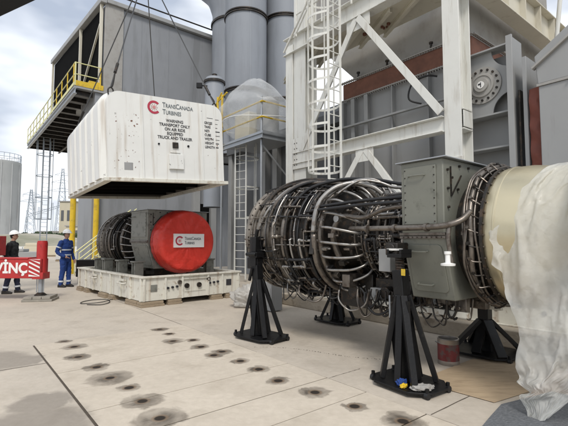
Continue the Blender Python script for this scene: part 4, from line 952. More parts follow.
b = MB(); b.prism([(x - ox, z) for x, z in pl], (.0, .03)); fbuild('star_plate', b, hullc, .003, tr)
b = MB(); b.box(*F(-3.25, 8.2, .5), *F(-3.22, 8.72, zt + .1)); b.box(*F(-3.29, 8.15, .5), *F(-3.18, 8.199, zt + .1)); fbuild('edge_column', b, hullc, .004, tr)
b = MB(); b.box(*F(-3.05, 8.25, .5), *F(-2.98, 8.8, 5.0)); fbuild('edge_column', b, hullc, .004, tr)
for z in (4.04, 3.36, 2.6, zt):
    b = MB(); b.box(*F(-4.5, 8.3, z), *F(-3.255, 8.615, z + .035)); fbuild('ledge', b, hullc, .003, tr)
b = MB(); cx, cz = hc[0] - ox, hc[1]
b.lathe([(-.001, .38), (-.03, .38), (-.035, .25), (-.06, .24), (-.065, .20), (-.05, .19), (-.055, .15), (-.09, .14), (-.09, .08), (-.07, .075), (-.075, .001)], (cx, 0, cz), 'y', 40); hub = fbuild('hub', b, hullw, 0, tr)
for k in range(16):
    b = MB(); a = R(k * 22.5); b.cyl((cx + .315 * math.cos(a), -.055, cz + .315 * math.sin(a)), (cx + .315 * math.cos(a), -.03, cz + .315 * math.sin(a)), .024, seg=8); fbuild('bolt', b, darkmetal, 0, hub)
b = MB(); b.cyl((cx, -.10, cz), (cx, -.075, cz), .075, seg=20); fbuild('hub_cap', b, whitelab, 0, hub)
b = MB(); b.box(cx - .004, -.104, cz - .05, cx + .012, -.1005, cz + .05); b.box(cx - .05, -.104, cz - .004, cx - .006, -.1005, cz + .03); fbuild('mark', b, ink, 0, hub)
rp = gthing('rubber_joint', 'rusty red flexible joint panel between the hub frame and the grey enclosure', 'expansion joint', None, -2.9, 8.3)
b = MB()
NX, NZ = 10, 60; gg = [[b.bm.verts.new((-.06 + .27 * i_ / NX, .02 * noise.noise((i_ * .5, j_ * .15, 3)) - .045 * tri(j_ / NZ * 4.5 + i_ * .07) - .03 * math.sin(math.pi * i_ / NX), 2.3 + 2.05 * j_ / NZ)) for i_ in range(NX + 1)] for j_ in range(NZ + 1)]
for j_ in range(NZ):
    for i_ in range(NX): b.face((gg[j_][i_], gg[j_][i_ + 1], gg[j_ + 1][i_ + 1], gg[j_ + 1][i_]))
b.box(-.055, .05, 2.3, .20, .5, 4.33)
b.build('folded_panel', redbrown, rp)
b = MB(); b.box(-.25, -.02, 2.2, -.215, .5, 4.4); b.build('edge_strip', darkmetal, rp, bev=.004)
# enclosure on the right
ox, oy = -2.7, 8.0
en = gthing('equipment_enclosure', 'pale grey boxy enclosure with a sloping cap at the right edge of the photo', 'enclosure', None, -2.7, 8.0)
b = MB(); b.box(0, 0, .4, 3.4, 2.4, 4.27); fbuild('wall', b, hullc, .015, en)
b = MB(); b.prism([(-.01, 4.30), (3.4, 4.30), (3.4, 5.9), (1.2, 5.7), (-.05, 4.82)], (-.02, 2.42)); fbuild('sloping_cap', b, hullc, .02, en)
b = MB(); b.bar((-.08, -.02, 4.60), (1.2, -.02, 5.47), .12, .04); b.bar((.5, -.05, 4.27), (.5, -.05, 4.3), .04, .04); fbuild('cap_trim', b, hullw, .005, en)
b = MB(); b.box(-.025, -.025, 4.265, 3.4, 0, 4.31); fbuild('seam_strip', b, hullw, .003, en)
# stack beyond
st = gthing('exhaust_stack', 'grey exhaust stack rising behind the right hand beam', 'stack', None, -3.5, 16)
b = MB(); b.box(0, 0, 6, 3.0, 3, 13); b.build('stack_wall', hullw, st, bev=.03)
b = MB(); b.rod((-.0, -4.5, 6.0), (.5, -4.6, 10), .05, 10); b.build('pole', wpaint, st)

# plinth, base frame, clutter below the turbine
ox, oy = -5, 6.3
plt_ = gthing('concrete_plinth', 'rough weathered concrete plinth running behind the turbine', 'plinth', None, -5, 6.3)
b = MB(); b.box(-2.9, 0, 0, 5, 2.2, .26)
pb = b.build('plinth_block', plinthm, plt_, bev=.02)
bf = gthing('base_frame', 'long white steel base frame with round holes lying on the plinth', 'base frame', None, -5, 6.62)
b = MB(); b.box(-2.2, 0, .28, 5, .03, .70); b.box(-2.2, -.08, .70, 5, .12, .72); b.box(-2.2, -.08, .262, 5, .12, .28); b.build('web_plate', skidpaint, bf, bev=.003)
for k in range(20):
    b = MB(); b.cyl((-1.9 + k * .33, -.012, .50 + (k % 2) * .08), (-1.9 + k * .33, .0, .50 + (k % 2) * .08), .035, seg=14); b.build('hole', ink, bf)
b = MB(); b.box(-2.0, .3, .262, 4.9, 1.5, .9); b.build('tray', whiteplas, bf, bev=.02)
cabx = gthing('control_cabinet', 'small grey metal cabinet under the left end of the turbine', 'cabinet', None, -7.3, 5.55)
b = MB(); b.box(-.2, -.15, .02, .2, .15, .62); b.build('cabinet_body', hullc, cabx, bev=.008)
b = MB()
for z in (.2, .42): b.box(-.17, -.158, z - .07, .17, -.151, z + .09)
b.build('drawer', hullc, cabx, bev=.003)
# timber / concrete pieces beyond the left jack stand
cbk = gthing('concrete_blocks', 'stack of grey concrete blocks beside the skid corner', 'block stack', None, -9.9, 7.4)
rr2 = random.Random(2)
for k in range(9):
    b = MB(); x, z = (k % 3) * .62, (k // 3) * .25; b.box(x, 0, z + .004, x + .59, .5, z + .245); b.build('block', cblock, cbk, bev=.02)
cr_b = gthing('timber_crate', 'brown timber crate standing behind the concrete blocks', 'crate', None, -10.5, 8.8)
for k in range(6):
    b = MB(); b.box(0, 0, .02 + k * .17, 1.5, .03, .17 + k * .17); b.box(0, .03, .02 + k * .17, .03, 1.0, .17 + k * .17); b.build('board', wood, cr_b, bev=.003)
b = MB(); b.box(0, .03, .9, 1.5, 1.0, .94); b.build('crate_lid', ply, cr_b)
# crumpled bag
def crumple(name, label, cat, loc, r, sx, sy, sz, m, seed, rz=0, fr=2.2, amp=.35):
    b = MB(); bmesh.ops.create_icosphere(b.bm, subdivisions=5, radius=1)
    for v_ in b.bm.verts:
        c = v_.co.copy(); o = Vector((seed, seed * .7, 0))
        k = 1 + amp * noise.noise(c * fr + o) + amp * .55 * abs(noise.noise(c * fr * 2.3 + o)) - amp * .3 * abs(noise.noise(c * fr * 5 + o))
        v_.co = Vector((c.x * k * sx * r, c.y * k * sy * r, max(-.02, (c.z + .55) * k) * sz * r))
    o = b.build(name, m, smooth='all'); o.location = loc; o.rotation_euler = (0, 0, R(rz)); tag(o, label, cat); return o
crumple('plastic_bag', 'crumpled dusty plastic sheeting heaped on the ground behind the left jack stand', 'plastic bag', (-.62, 9.75, .03), .50, 1.15, .7, .62, bagM, 3, 20)
crumple('rag', 'crumpled grey rag lying on the base of the front jack stand', 'rag', W(-2.40, 3.72, .065), .085, 1.4, .8, .35, hullw, 8, 10)
crumple('rag', 'small yellow and blue rag tucked against the front jack stand struts', 'rag', W(-2.55, 3.62, .065), .036, 1.4, .7, .6, yellow, 12, 40)
crumple('glove', 'blue work glove lying by the yellow rag on the front stand', 'glove', W(-2.60, 3.66, .065), .045, 1.2, .7, .9, blue, 15, 10)
# paint tin
tn = thing('paint_tin', 'round metal tin with a worn red label standing between the two right hand stands', 'tin', tuple(W(-2.80, 4.93)), 20)
b = MB(); b.lathe([(.0, .001), (.0, .128), (.012, .132), (.05, .128), (.30, .128), (.312, .133), (.32, .128), (.32, .118), (.29, .116), (.02, .11), (.02, .001)], (0, 0, 0), 'z', 40); b.build('tin_body', tinm, tn)
b = MB(); b.lathe([(.055, .1295), (.255, .1295)], (0, 0, 0), 'z', 40); b.build('paper_label', tin, tn)
b = MB(); b.tube([(.128, 0, .27), (.15, .06, .2), (.15, .1, .12), (.10, .14, .14), (0, .16, .2), (-.1, .12, .26), (-.128, 0, .27)], .004, 6); b.build('bail_handle', mesh_mat, tn)
# boards and mat on the ground at the right
def plate(name, label, cat, corners, z, th, m, seed=0, warp=.0):
    b = MB(); c = [Vector((p[0], p[1], 0)) for p in corners]; o0 = c[0].copy(); c = [p - o0 for p in c]
    lo = [b.bm.verts.new(p + Vector((0, 0, z))) for p in c]; hi = [b.bm.verts.new(p + Vector((0, 0, z + th))) for p in c]
    b.face(lo[::-1]); b.face(hi)
    for i in range(len(c)): b.face((lo[i], lo[(i + 1) % len(c)], hi[(i + 1) % len(c)], hi[i]))
    o = b.build(name, m, smooth=False, bev=.002); o.location = o0; tag(o, label, cat); return o
plate('cardboard_sheet', 'brown flattened cardboard sheet on the ground below the gold casing', 'cardboard', [(1.45, 4.62), (2.0, 4.02), (3.3, 4.75), (3.6, 5.3), (2.45, 5.45)], .006, .006, ply)
plate('plywood_board', 'orange brown board behind the hanging plastic sheet at the right edge', 'board', [(2.28, 4.02), (2.62, 3.80), (3.6, 4.45), (3.2, 5.0)], .014, .014, ply2)
plate('grey_mat', 'woven blue grey mat in the bottom right corner', 'mat', [(1.30, 3.1), (1.78, 3.66), (2.02, 3.93), (2.7, 4.25), (3.3, 3.6), (2.4, 2.6)], .015, .014, rugm)
# ======================================================================= INTAKE BUILDING (left)
ox, oy = -21, 5.57
ib = gthing('intake_building', 'tall grey clad building with a dark opening of painted shade at top left', 'building', None, -21, 5.57)
roofz = lambda a: 13.35 + (-21.1 - a) * .105
def slab(n, pts, y0_, y1, m, bev=0):
    b = MB(); b.prism([(x - ox, z) for x, z in pts], (y0_ - oy, y1 - oy)); return fbuild(n, b, m, bev, ib)
slab('wall', [(-34.3, 8.95), (-21.1, 8.95), (-21.1, roofz(-21.1)), (-34.3, roofz(-34.3))], 5.60, 14.4, wallgrey)
slab('lower_wall', [(-23.8, 0), (-21.1, 0), (-21.1, 8.94), (-23.8, 8.94)], 5.2, 14.4, wallgrey)
b = MB(); b.box(*F(-21.12, 5.55, 4.5), *F(-21.02, 6.45, 13.45)); fbuild('corner_panel', b, hullw, .01, ib)
slab('roof_edge', [(-34.4, roofz(-34.4)), (-20.9, roofz(-20.9)), (-20.9, roofz(-20.9) + .3), (-34.4, roofz(-34.4) + .3)], 5.3, 5.59, hullc, .02)
b = MB(); b.box(*F(-21.3, 5.6, 13.38), *F(-20.9, 14.5, 13.6)); fbuild('roof_trim', b, hullc, .02, ib)
slab('opening_shade', [(-33.9, 8.96), (-21.5, 8.96), (-21.5, roofz(-21.5) - .1), (-33.9, roofz(-33.9) - .15)], 5.50, 5.595, darkvoid)  # near-black slab on the wall paints in the shade of the opening
for a_ in (-34.1, -25.6, -21.3):
    b = MB(); b.box(*F(a_, 5.35, 8.9), *F(a_ + .14, 5.49, roofz(a_) - .01)); fbuild('opening_frame', b, cream, .01, ib)
b = MB(); b.bar(F(-25.4, 5.42, 9.6), F(-21.4, 5.42, 12.4), .10, .10); fbuild('diagonal_strut', b, cream, .01, ib)
for k in range(5):
    b = MB(); b.box(*F(-21.097, 7.4 + k * 1.5, 0), *F(-21.085, 7.42 + k * 1.5, 13.3)); fbuild('panel_joint', b, wallgrey, 0, ib)
b = MB(); b.box(*F(-21.098, 10.9, 0), *F(-21.05, 11.5, 3.6)); b.box(*F(-21.098, 9.0, 0), *F(-21.05, 9.9, 2.3)); fbuild('doorway', b, darkvoid, 0, ib)  # flat near-black slabs, shade of the door openings put into colour
b = MB(); b.box(*F(-21.098, 11.55, 0), *F(-20.9, 11.9, 8)); b.box(*F(-21.098, 10.4, 0), *F(-20.8, 10.8, 8)); fbuild('pilaster', b, hullc, .01, ib)
b = MB(); b.rod(F(-21.0, 6.5, 13.95), F(-21.0, 14, 13.95), .04, 8); fbuild('roof_rail', b, darkmetal, 0, ib)
# platform
pf = gthing('intake_platform', 'grey platform with yellow railing hanging off the intake building', 'platform', None, -21, 4.25)
ox, oy = -21, 4.25
b = MB(); b.box(*F(-36.4, 4.25, 8.76), *F(-21.0, 10.5, 8.87)); fbuild('deck', b, hullc, .004, pf)
b = MB(); b.ibeam(F(-36.4, 4.3, 8.62), F(-21.0, 4.3, 8.62), .14, .26, .02); fbuild('edge_beam', b, mesh_mat, 0, pf)
for yb in (6.4, 8.6):
    b = MB(); b.ibeam(F(-36.4, yb, 8.58), F(-23.9, yb, 8.58), .14, .34, .02); fbuild('main_beam', b, darkmetal, 0, pf)
for k in range(14):
    b = MB(); b.ibeam(F(-36.3 + k * 1.15, 4.38, 8.64), F(-36.3 + k * 1.15, 10.4 if k < 10 else 5.15, 8.64), .12, .22, .02); fbuild('joist', b, darkmetal, 0, pf)
b = MB(); b.box(*F(-36.4, 4.22, 8.87), *F(-21.0, 4.235, 9.02)); fbuild('toe_board', b, paleyel, 0, pf)
b = MB(); b.box(*F(-21.0, 4.25, 8.87), *F(-20.985, 5.55, 9.12)); fbuild('toe_board', b, yellow, 0, pf)
for k in range(12):
    m = yellow if k > 7 else paleyel
    a_ = -36.3 + k * 1.37; b = MB(); b.rod(F(a_, 4.26, 8.87), F(a_, 4.26, 10.0), .028, 8); fbuild('rail_post', b, m, 0, pf)
for z in (9.42, 9.98):
    b = MB(); b.rod(F(-36.4, 4.26, z), F(-21.0, 4.26, z), .026, 8); b.rod(F(-21.0, 4.26, z), F(-21.0, 5.4, z), .026, 8); fbuild('rail', b, paleyel, 0, pf)
b = MB(); b.rod(F(-21.0, 4.28, 8.87), F(-21.0, 4.28, 10.0), .035, 8); fbuild('corner_post', b, paleyel, 0, pf)
b = MB(); b.rod(F(-21.0, 5.4, 8.87), F(-21.0, 5.4, 10.0), .035, 8); fbuild('corner_post', b, yellow, 0, pf)
b = MB(); b.box(*F(-21.9, 4.9, 8.875), *F(-21.02, 5.4, 9.25)); fbuild('gate', b, yellow, 0, pf)
# caged ladder hanging below the far end
cladder('caged_ladder', 'dark galvanised caged ladder hanging below the far end of the platform', -32.6, 4.9, .2, 8.7, 3.0, rad=.52, step=1.5, m=pylon, rot=0)
for i, (a_, b_) in enumerate(((-20.9, 4.35), (-20.85, 5.35))):
    b = MB(); b.cyl((0, 0, 0), (0, 0, 4.1), .125, seg=20); o = b.build('support_post', yellow); o.location = W(a_, b_); 
    tag(o, ('left' if i == 0 else 'right') + ' one of two thick yellow posts below the intake platform', 'post', 'yellow posts')
# stair between the yellow posts
sr = gthing('metal_stair', 'short steel stair with pale railings between the yellow posts', 'stair', None, -20.0, 4.3)
for k in range(9):
    b = MB(); b.box(0, k * .26, .22 * k + .15, .8, k * .26 + .27, .22 * k + .18); b.build('tread', mesh_mat, sr)
for x in (0, .8):
    b = MB()
    for dz in (.1, .55, 1.0): b.rod((x, 0, dz), (x, 2.4, dz + 2.0), .025, 8)
    for k in range(4): b.rod((x, k * .78, k * .66), (x, k * .78, k * .66 + 1.0), .022, 8)
    b.build('stair_rail', paleyel, sr)
# ======================================================================= DUCTS
def ductt(label, x, y, r, zb, band, ztop=18, cone=True, elbow=False):
    t = thing('exhaust_duct', label, 'duct', (x, y, 0), 0, 'round grey ducts')
    b = MB(); b.lathe([(zb - (2.6 if cone else 0), r * .72), (zb, r), (ztop, r)] if cone else [(zb, r), (ztop, r)], (0, 0, 0), 'z', 64, cap=True); b.build('duct_shell', duct, t)
    for z in band + [zb]:
      b = MB(); b.lathe([(z - .09, r), (z - .09, r + .07), (z - .03, r + .07), (z - .02, r + .03), (z + .02, r + .03), (z + .03, r + .07), (z + .09, r + .07), (z + .09, r)], (0, 0, 0), 'z', 64)
      b.build('flange_band', darkmetal, t)
    b = MB(); b.box(-.02 + r * .3, -r * .97, zb, .02 + r * .3, -r * .93, ztop); b.build('weld_seam', duct, t)
    return t
ductt('broad grey duct in the middle of three, with its lower flange in view', -2.0, 21, 1.08, 9.1, [13.15])
ductt('grey duct on the right of three, partly behind the white column', .05, 22.3, 1.12, 9.0, [13.6])
d2 = ductt('grey duct on the left of three, bending outward at its top', -2.75, 22.6, 1.3, 6.0, [], 13.6, cone=False)
b = MB(); b.tube([(0, 0, 13.5), (-.05, 0, 14.5), (-.6, 0, 15.8), (-1.8, 0, 16.8)], 1.3, 40, smooth=4); b.build('elbow', duct, d2)
b = MB(); b.tube([(-.0, 0, 13.5), (-.0, 0, 13.62)], 1.38, 40, smooth=0); b.build('flange_band', darkmetal, d2)
vs = thing('small_vessel', 'slim grey vertical vessel standing in front of the left duct', 'vessel', (-3.15, 18.2, 0))
b = MB(); b.lathe([(3, .43), (8.75, .43), (8.85, .38), (8.9, .1), (8.9, .001)], (0, 0, 0), 'z', 36); b.build('vessel_shell', duct, vs)
b = MB(); b.lathe([(8.6, .43), (8.6, .49), (8.7, .49), (8.7, .43)], (0, 0, 0), 'z', 36); b.cyl((.0, 0, 8.9), (0, 0, 9.05), .12, seg=12); b.build('vessel_flange', darkmetal, vs)
fl = thing('floodlight', 'small dark floodlight on a bracket beside the slim vessel', 'lamp', (-3.7, 17.6, 8.3))
b = MB(); b.rod((0, 0, 0), (.3, .3, .1), .03, 8); b.box(-.12, -.1, -.12, .12, .05, .10); b.build('lamp_body', black, fl, bev=.01)
# ======================================================================= MIDDLE BUILDING, SCAFFOLD, LADDER
ox, oy = -12, 10.2
mb = gthing('compressor_house', 'dark recessed grey building behind the ladder and the wrapped scaffold', 'building', None, -12, 10.2)
b = MB(); b.box(*F(-17, 10.6, 0), *F(-9.4, 14, 6.4)); fbuild('wall', b, wallgrey, .01, mb)
b = MB(); b.box(*F(-15.9, 10.55, .9), *F(-14.6, 10.598, 3.9)); b.box(*F(-13.4, 10.55, 3.0), *F(-10.0, 10.598, 5.5)); fbuild('opening', b, walldark, 0, mb)  # thin dark slabs on the wall paint the shade of its recesses
for a_ in (-17, -14.3, -13.5, -11.6, -9.6):
    b = MB(); b.box(*F(a_, 10.3, 0), *F(a_ + .3, 10.595, 5.6)); fbuild('pilaster', b, hullc, .01, mb)
b = MB(); b.box(*F(-17, 10.2, 5.6), *F(-9.4, 10.6, 6.0)); fbuild('lintel_beam', b, walldark, .01, mb)
sca = gthing('scaffold_platform', 'raised steel scaffold platform with yellow railing under the plastic wrap', 'scaffold', None, -13, 9)
ox, oy = -13, 9
b = MB(); b.box(*F(-14.3, 8.2, 5.25), *F(-11.3, 10.1, 5.33)); b.ibeam(F(-14.3, 8.2, 5.15), F(-11.3, 8.2, 5.15), .12, .18, .02); b.ibeam(F(-11.35, 8.2, 5.15), F(-11.35, 10.1, 5.15), .12, .18, .02); fbuild('deck', b, mesh_mat, 0, sca)
for a_, b_ in ((-14.2, 8.3), (-11.5, 8.3), (-11.5, 10.0)):
    b = MB(); b.rod(F(a_, b_, 0), F(a_, b_, 6.6), .045, 10); fbuild('scaffold_post', b, mesh_mat, 0, sca)
b = MB(); b.rod(F(-11.5, 8.3, 4.9), F(-11.5, 10, 3.4), .03, 8); fbuild('diagonal_brace', b, mesh_mat, 0, sca)
b = MB()
for z in (5.85, 6.4): b.rod(F(-14.2, 8.25, z), F(-11.4, 8.25, z), .03, 8); b.rod(F(-11.4, 8.25, z), F(-11.4, 10, z), .03, 8)
fbuild('rail', b, yellow, 0, sca)
b = MB()
for a_ in (-14.35, -14.0): b.rod(F(a_, 8.15, 5.1), F(a_ + .05, 8.15, 7.3), .045, 8)
b.rod(F(-14.35, 8.15, 7.1), F(-13.6, 8.15, 7.3), .03, 8); b.rod(F(-14.6, 8.15, 6.9), F(-14.0, 8.15, 7.4), .03, 8); fbuild('guard_post', b, yellow, 0, sca)
b = MB(); b.box(*F(-13.9, 8.7, 5.34), *F(-12.9, 9.6, 6.5)); fbuild('equipment_box', b, cream, .03, sca)
b = MB(); b.lathe([(5.34, .42), (6.7, .42), (6.9, .2), (6.9, .001)], F(-12.2, 9.1, 0), 'z', 28); fbuild('equipment_drum', b, hullc, 0, sca)
# plastic wrap over the scaffold: a tent of film with taut folds
b = MB(); NA, NR = 96, 26; rows = []
for j in range(NR + 1):
    t = j / NR; row = []
    for i in range(NA):
        a = 2 * math.pi * i / NA
        rr = 1.50 * (t / .62) ** .72 if t < .62 else 1.50 * (1 - .22 * ((t - .62) / .38) ** 1.4)
        pleat = 1 + .05 * noise.noise(Vector((math.cos(a) * 4, math.sin(a) * 4, t * 7))) + .05 * tri(a * 1.1 + t * 2.3) + .13 * (1 - abs(math.sin(a * 2.5 + .4))) * (1.2 - t) + .10 * noise.noise(Vector((math.cos(a) * 1.5, math.sin(a) * 1.5, t * 3)))
        zz = 7.75 - 2.25 * t ** 1.2 - .14 * math.cos(a - 1) * t
        row.append(b.bm.verts.new((math.cos(a) * rr * pleat, math.sin(a) * rr * pleat * .85, zz + .05 * noise.noise(Vector((math.cos(a) * 3, math.sin(a) * 3, t * 4))))))
    rows.append(row)
for j in range(NR):
    for i in range(NA): b.face((rows[j][i], rows[j][(i + 1) % NA], rows[j + 1][(i + 1) % NA], rows[j + 1][i]))
o = b.build('plastic_wrap', wrapM, smooth='all'); o.location = W(-12.75, 8.95); o.rotation_euler = (0, 0, R(AL)); tag(o, 'translucent film wrap tented over the scaffold platform and its yellow rails', 'plastic wrap')
b = MB()
b.tube([(math.cos(R(q)) * 1.50, math.sin(R(q)) * 1.29, 5.95 + .05 * math.sin(R(q * 3))) for q in range(0, 360, 24)], .013, 5, closed=True, smooth=2)
o2 = b.build('lashing', whiteplas, o)
cladder('caged_ladder', 'pale grey caged ladder beside the red covered turbine, below the wrapped scaffold', -13.16, 8.85, .1, 5.25, 2.4, rad=.42, step=1.15, m=wpaint, rot=-74, bars=3, half=.27)
# ======================================================================= BACKGROUND beyond the skid
def far(name, label, cat, x, y, rz=0, group=None): return thing(name, label, cat, (x, y, -.02), rz, group)
for i, (px, Y, r, h) in enumerate(((-3, 120, 5.3, 24.5), (-38, 132, 6.2, 26))):
    t = far('silo', ('pale concrete storage silo with a railed top, at the left edge' if i == 0 else 'second storage silo, left of the first'), 'silo', (px - 284) / 411 * Y, Y)
    b = MB(); b.lathe([(0, r), (h - 1, r), (h - .6, r + .15), (h, r + .15), (h + .4, r * .5), (h + .8, .01)], (0, 0, 0), 'z', 48); b.build('silo_shell', siloM, t)
    b = MB()
    for k in range(24): a = k * math.pi / 12; b.rod((math.cos(a) * r, math.sin(a) * r, h), (math.cos(a) * r, math.sin(a) * r, h + 2.2), .07, 5)
    for z in (1.1, 2.2): b.tube([(math.cos(R(q)) * r, math.sin(R(q)) * r, h + z) for q in range(0, 360, 15)], .07, 5, closed=True, smooth=0)
    b.build('top_railing', pylon, t)
    b = MB()
    for k in range(12): a = k * math.pi / 6 - 1.4; b.box(-.12, -.12, 0, .12, .12, h, Matrix.Translation((math.cos(a) * (r + .05), math.sin(a) * (r + .05), 0)))
    b.build('rib', siloM, t)
def lattice(label, x, y, h, w0, arms):
    t = far('electricity_pylon', label, 'pylon', x, y, 20, 'distant electricity pylons'); b = MB(); r = .11
    def cn(z): q = w0 * (1 - z / h * .86) / 2; return [Vector((sx * q, sy * q, z)) for sx, sy in ((-1, -1), (1, -1), (1, 1), (-1, 1))]
    zs = [0]; 
    while zs[-1] < h - 1: zs.append(min(h, zs[-1] + max(1.2, (h - zs[-1]) * .16)))
    for za, zb in zip(zs, zs[1:]):
        A, B = cn(za), cn(zb)
        for i in range(4): b.rod(A[i], B[i], r, 4); b.rod(A[i], B[(i + 1) % 4], r * .6, 4); b.rod(A[(i + 1) % 4], B[i], r * .6, 4)
    b.build('lattice_mast', pylon, t)
    for z, l in arms:
        b = MB()
        for s in (-1, 1): b.rod((0, 0, z), (s * l, 0, z + .3), r, 4); b.rod((0, 0, z + 1.6), (s * l, 0, z + .3), r, 4); b.rod((s * l, 0, z + .3), (s * l, 0, z - 1.0), r * .7, 4)
        b.build('cross_arm', pylon, t)
lattice('lattice electricity pylon just left of the hanging ladder', (30 - 284) / 411 * 200, 200, 27, 5, [(20, 5), (23.5, 3.5)])
lattice('tall lattice electricity pylon just right of the hanging ladder', (61 - 284) / 411 * 190, 190, 35, 5.5, [(24, 6), (28, 4.5), (31.5, 3.2)])
gs = far('substation_gantry', 'distant steel substation gantry strung between the pylons', 'gantry', (45 - 284) / 411 * 180, 180, 0)
b = MB()
for x in (-8, -3, 3, 8):
    for dx in (-.5, .5): b.rod((x + dx, 0, 0), (x + dx * .5, 0, 17 + x * .3), .1, 4)
for z in (14, 15): b.rod((-8, 0, z - 2.4), (8, 0, z + 2.4), .1, 4)
for k in range(16): b.rod((-8 + k, 0, 12 + k * .3 - .4), (-7 + k, 0, 13.3 + k * .3 - .4), .06, 4)
b.build('gantry_frame', pylon, gs)
for (px0, px1, Y, h, m, lb_) in ((59, 74, 150, 15.5, creambuild, 'cream plant building at the right of the far pylon'), (38, 58, 165, 4.8, whitebuild, 'low white shed on the horizon below the pylons'), (18, 36, 170, 4.0, hullc, 'low grey shed on the horizon beside the silo'), (66, 92, 120, 5.5, creambuild, 'low cream building behind the worker in blue')):
    t = far('distant_building', lb_, 'building', (px0 - 284) / 411 * Y, Y)
    wd = (px1 - px0) / 411 * Y
    b = MB(); b.box(0, 0, 0, wd, 8, h); b.build('wall', m, t)
    b = MB(); b.box(-.3, -.3, h + .01, wd + .3, 8.3, h + .35); b.build('roof', hullw, t)
    b = MB()
    for k in range(int(wd // 2.2)): b.box(.6 + k * 2.2, -.06, h * .55, 1.6 + k * 2.2, -.01, h * .8)
    b.build('window', walldark, t)
def farm_tree(x, y, h, lb_):
    t = far('tree', lb_, 'tree', x, y, 0, 'far trees along the horizon')
    b = MB(); b.cyl((0, 0, 0), (0, 0, h * .5), .2, .1, 8); b.build('trunk', bark, t)
    b = MB(); q = random.Random(int(x * 10))
    for k in range(380):
        d_ = Vector((q.gauss(0, 1), q.gauss(0, 1), q.gauss(0, 1))).normalized() * (q.random() ** .4); c = Vector((d_.x * h * .55, d_.y * h * .55, h * .58 + d_.z * h * .40)); c += Vector((noise.noise(c * .5), noise.noise(c * .5 + Vector((5, 0, 0))), 0)) * .8
        e1 = Vector((q.gauss(0, 1), q.gauss(0, 1), q.gauss(0, 1))).normalized() * .42; e2 = e1.orthogonal().normalized() * .35
        b.face([b.bm.verts.new(c + e1), b.bm.verts.new(c + e2), b.bm.verts.new(c - e1), b.bm.verts.new(c - e2)])
    b.build('crown', foliage, t, smooth=False)
for i, (px, Y, h) in enumerate(((24, 140, 4.2), (31, 135, 3.6), (37, 142, 4.4), (43, 138, 4.0), (50, 140, 4.6), (57, 136, 3.8), (63, 139, 4.1), (80, 110, 3.5))):
    farm_tree((px - 284) / 411 * Y, Y, h, 'low bushy green tree on the far horizon, %s' % ['nearest the silo', 'second from the silo', 'third from the silo', 'fourth from the silo, below the gantry', 'fifth from the silo, below the gantry', 'sixth from the silo', 'seventh from the silo, beside the cream building', 'rightmost, nearest the intake building'][i])
# site clutter in the middle distance
hb_ = far('hill', 'x', 'hill', 0, 0); bpy.data.objects.remove(hb_)
b = MB(); b.lathe([(0, 26), (1.2, 18), (2.6, 9), (3.1, 2), (3.1, .01)], (0, 0, 0), 'z', 30)
for v_ in b.bm.verts: v_.co.z += noise.noise(v_.co * .12) * 1.0 * (v_.co.z > .1)
o = b.build('earth_mound', farM); o.location = (-62, 96, -.05); o['kind'] = 'structure'
fn = far('site_fence', 'low pale barrier of concrete blocks along the far road behind the workers', 'barrier', -40, 48, 0)
for k in range(16):
    b = MB(); b.box(k * 1.6, 0, 0, k * 1.6 + 1.5, .4, .8); b.build('barrier_block', whitebuild, fn, bev=.05)
pk = [(-20.5, 30, 2.4, .7, hullc, 'grey steel bundle on the ground behind the left worker'), (-16.6, 30, 1.7, .55, whitebuild, 'pale pallet of sacks behind the red crane jack'), (-24, 38, 3.0, 1.0, creambuild, 'long cream site box far behind the left worker'), (-17.5, 36, 2.0, .6, rust, 'rusty steel stack far behind the crane jack')]
for x, y, wd, h, m, lb_ in pk:
    t = far('pallet_load', lb_, 'pallet load', x, y, 5)
    b = MB(); b.box(0, 0, .15, wd, 1.0, h); b.box(.1, .05, h + .005, wd * .6, .9, h * 1.3); b.build('load', m, t, bev=.04)
    b = MB()
    for k in range(3): b.box(0, k * .4, 0, wd, k * .4 + .15, .14)
    b.build('pallet', wood, t)
ck = thing('tool_case', 'black case standing on the ground behind the worker in blue', 'case', (-7.0, 14.6, 0), 0)
b = MB(); b.box(-.35, 0, .25, .55, .45, .85); b.build('case_body', black, ck, bev=.02)
b = MB(); b.box(-.30, .05, 0, -.22, .4, .25); b.box(.42, .05, 0, .5, .4, .25); b.box(-.36, -.01, .62, .56, 0, .64); b.build('case_feet', darkmetal, ck)

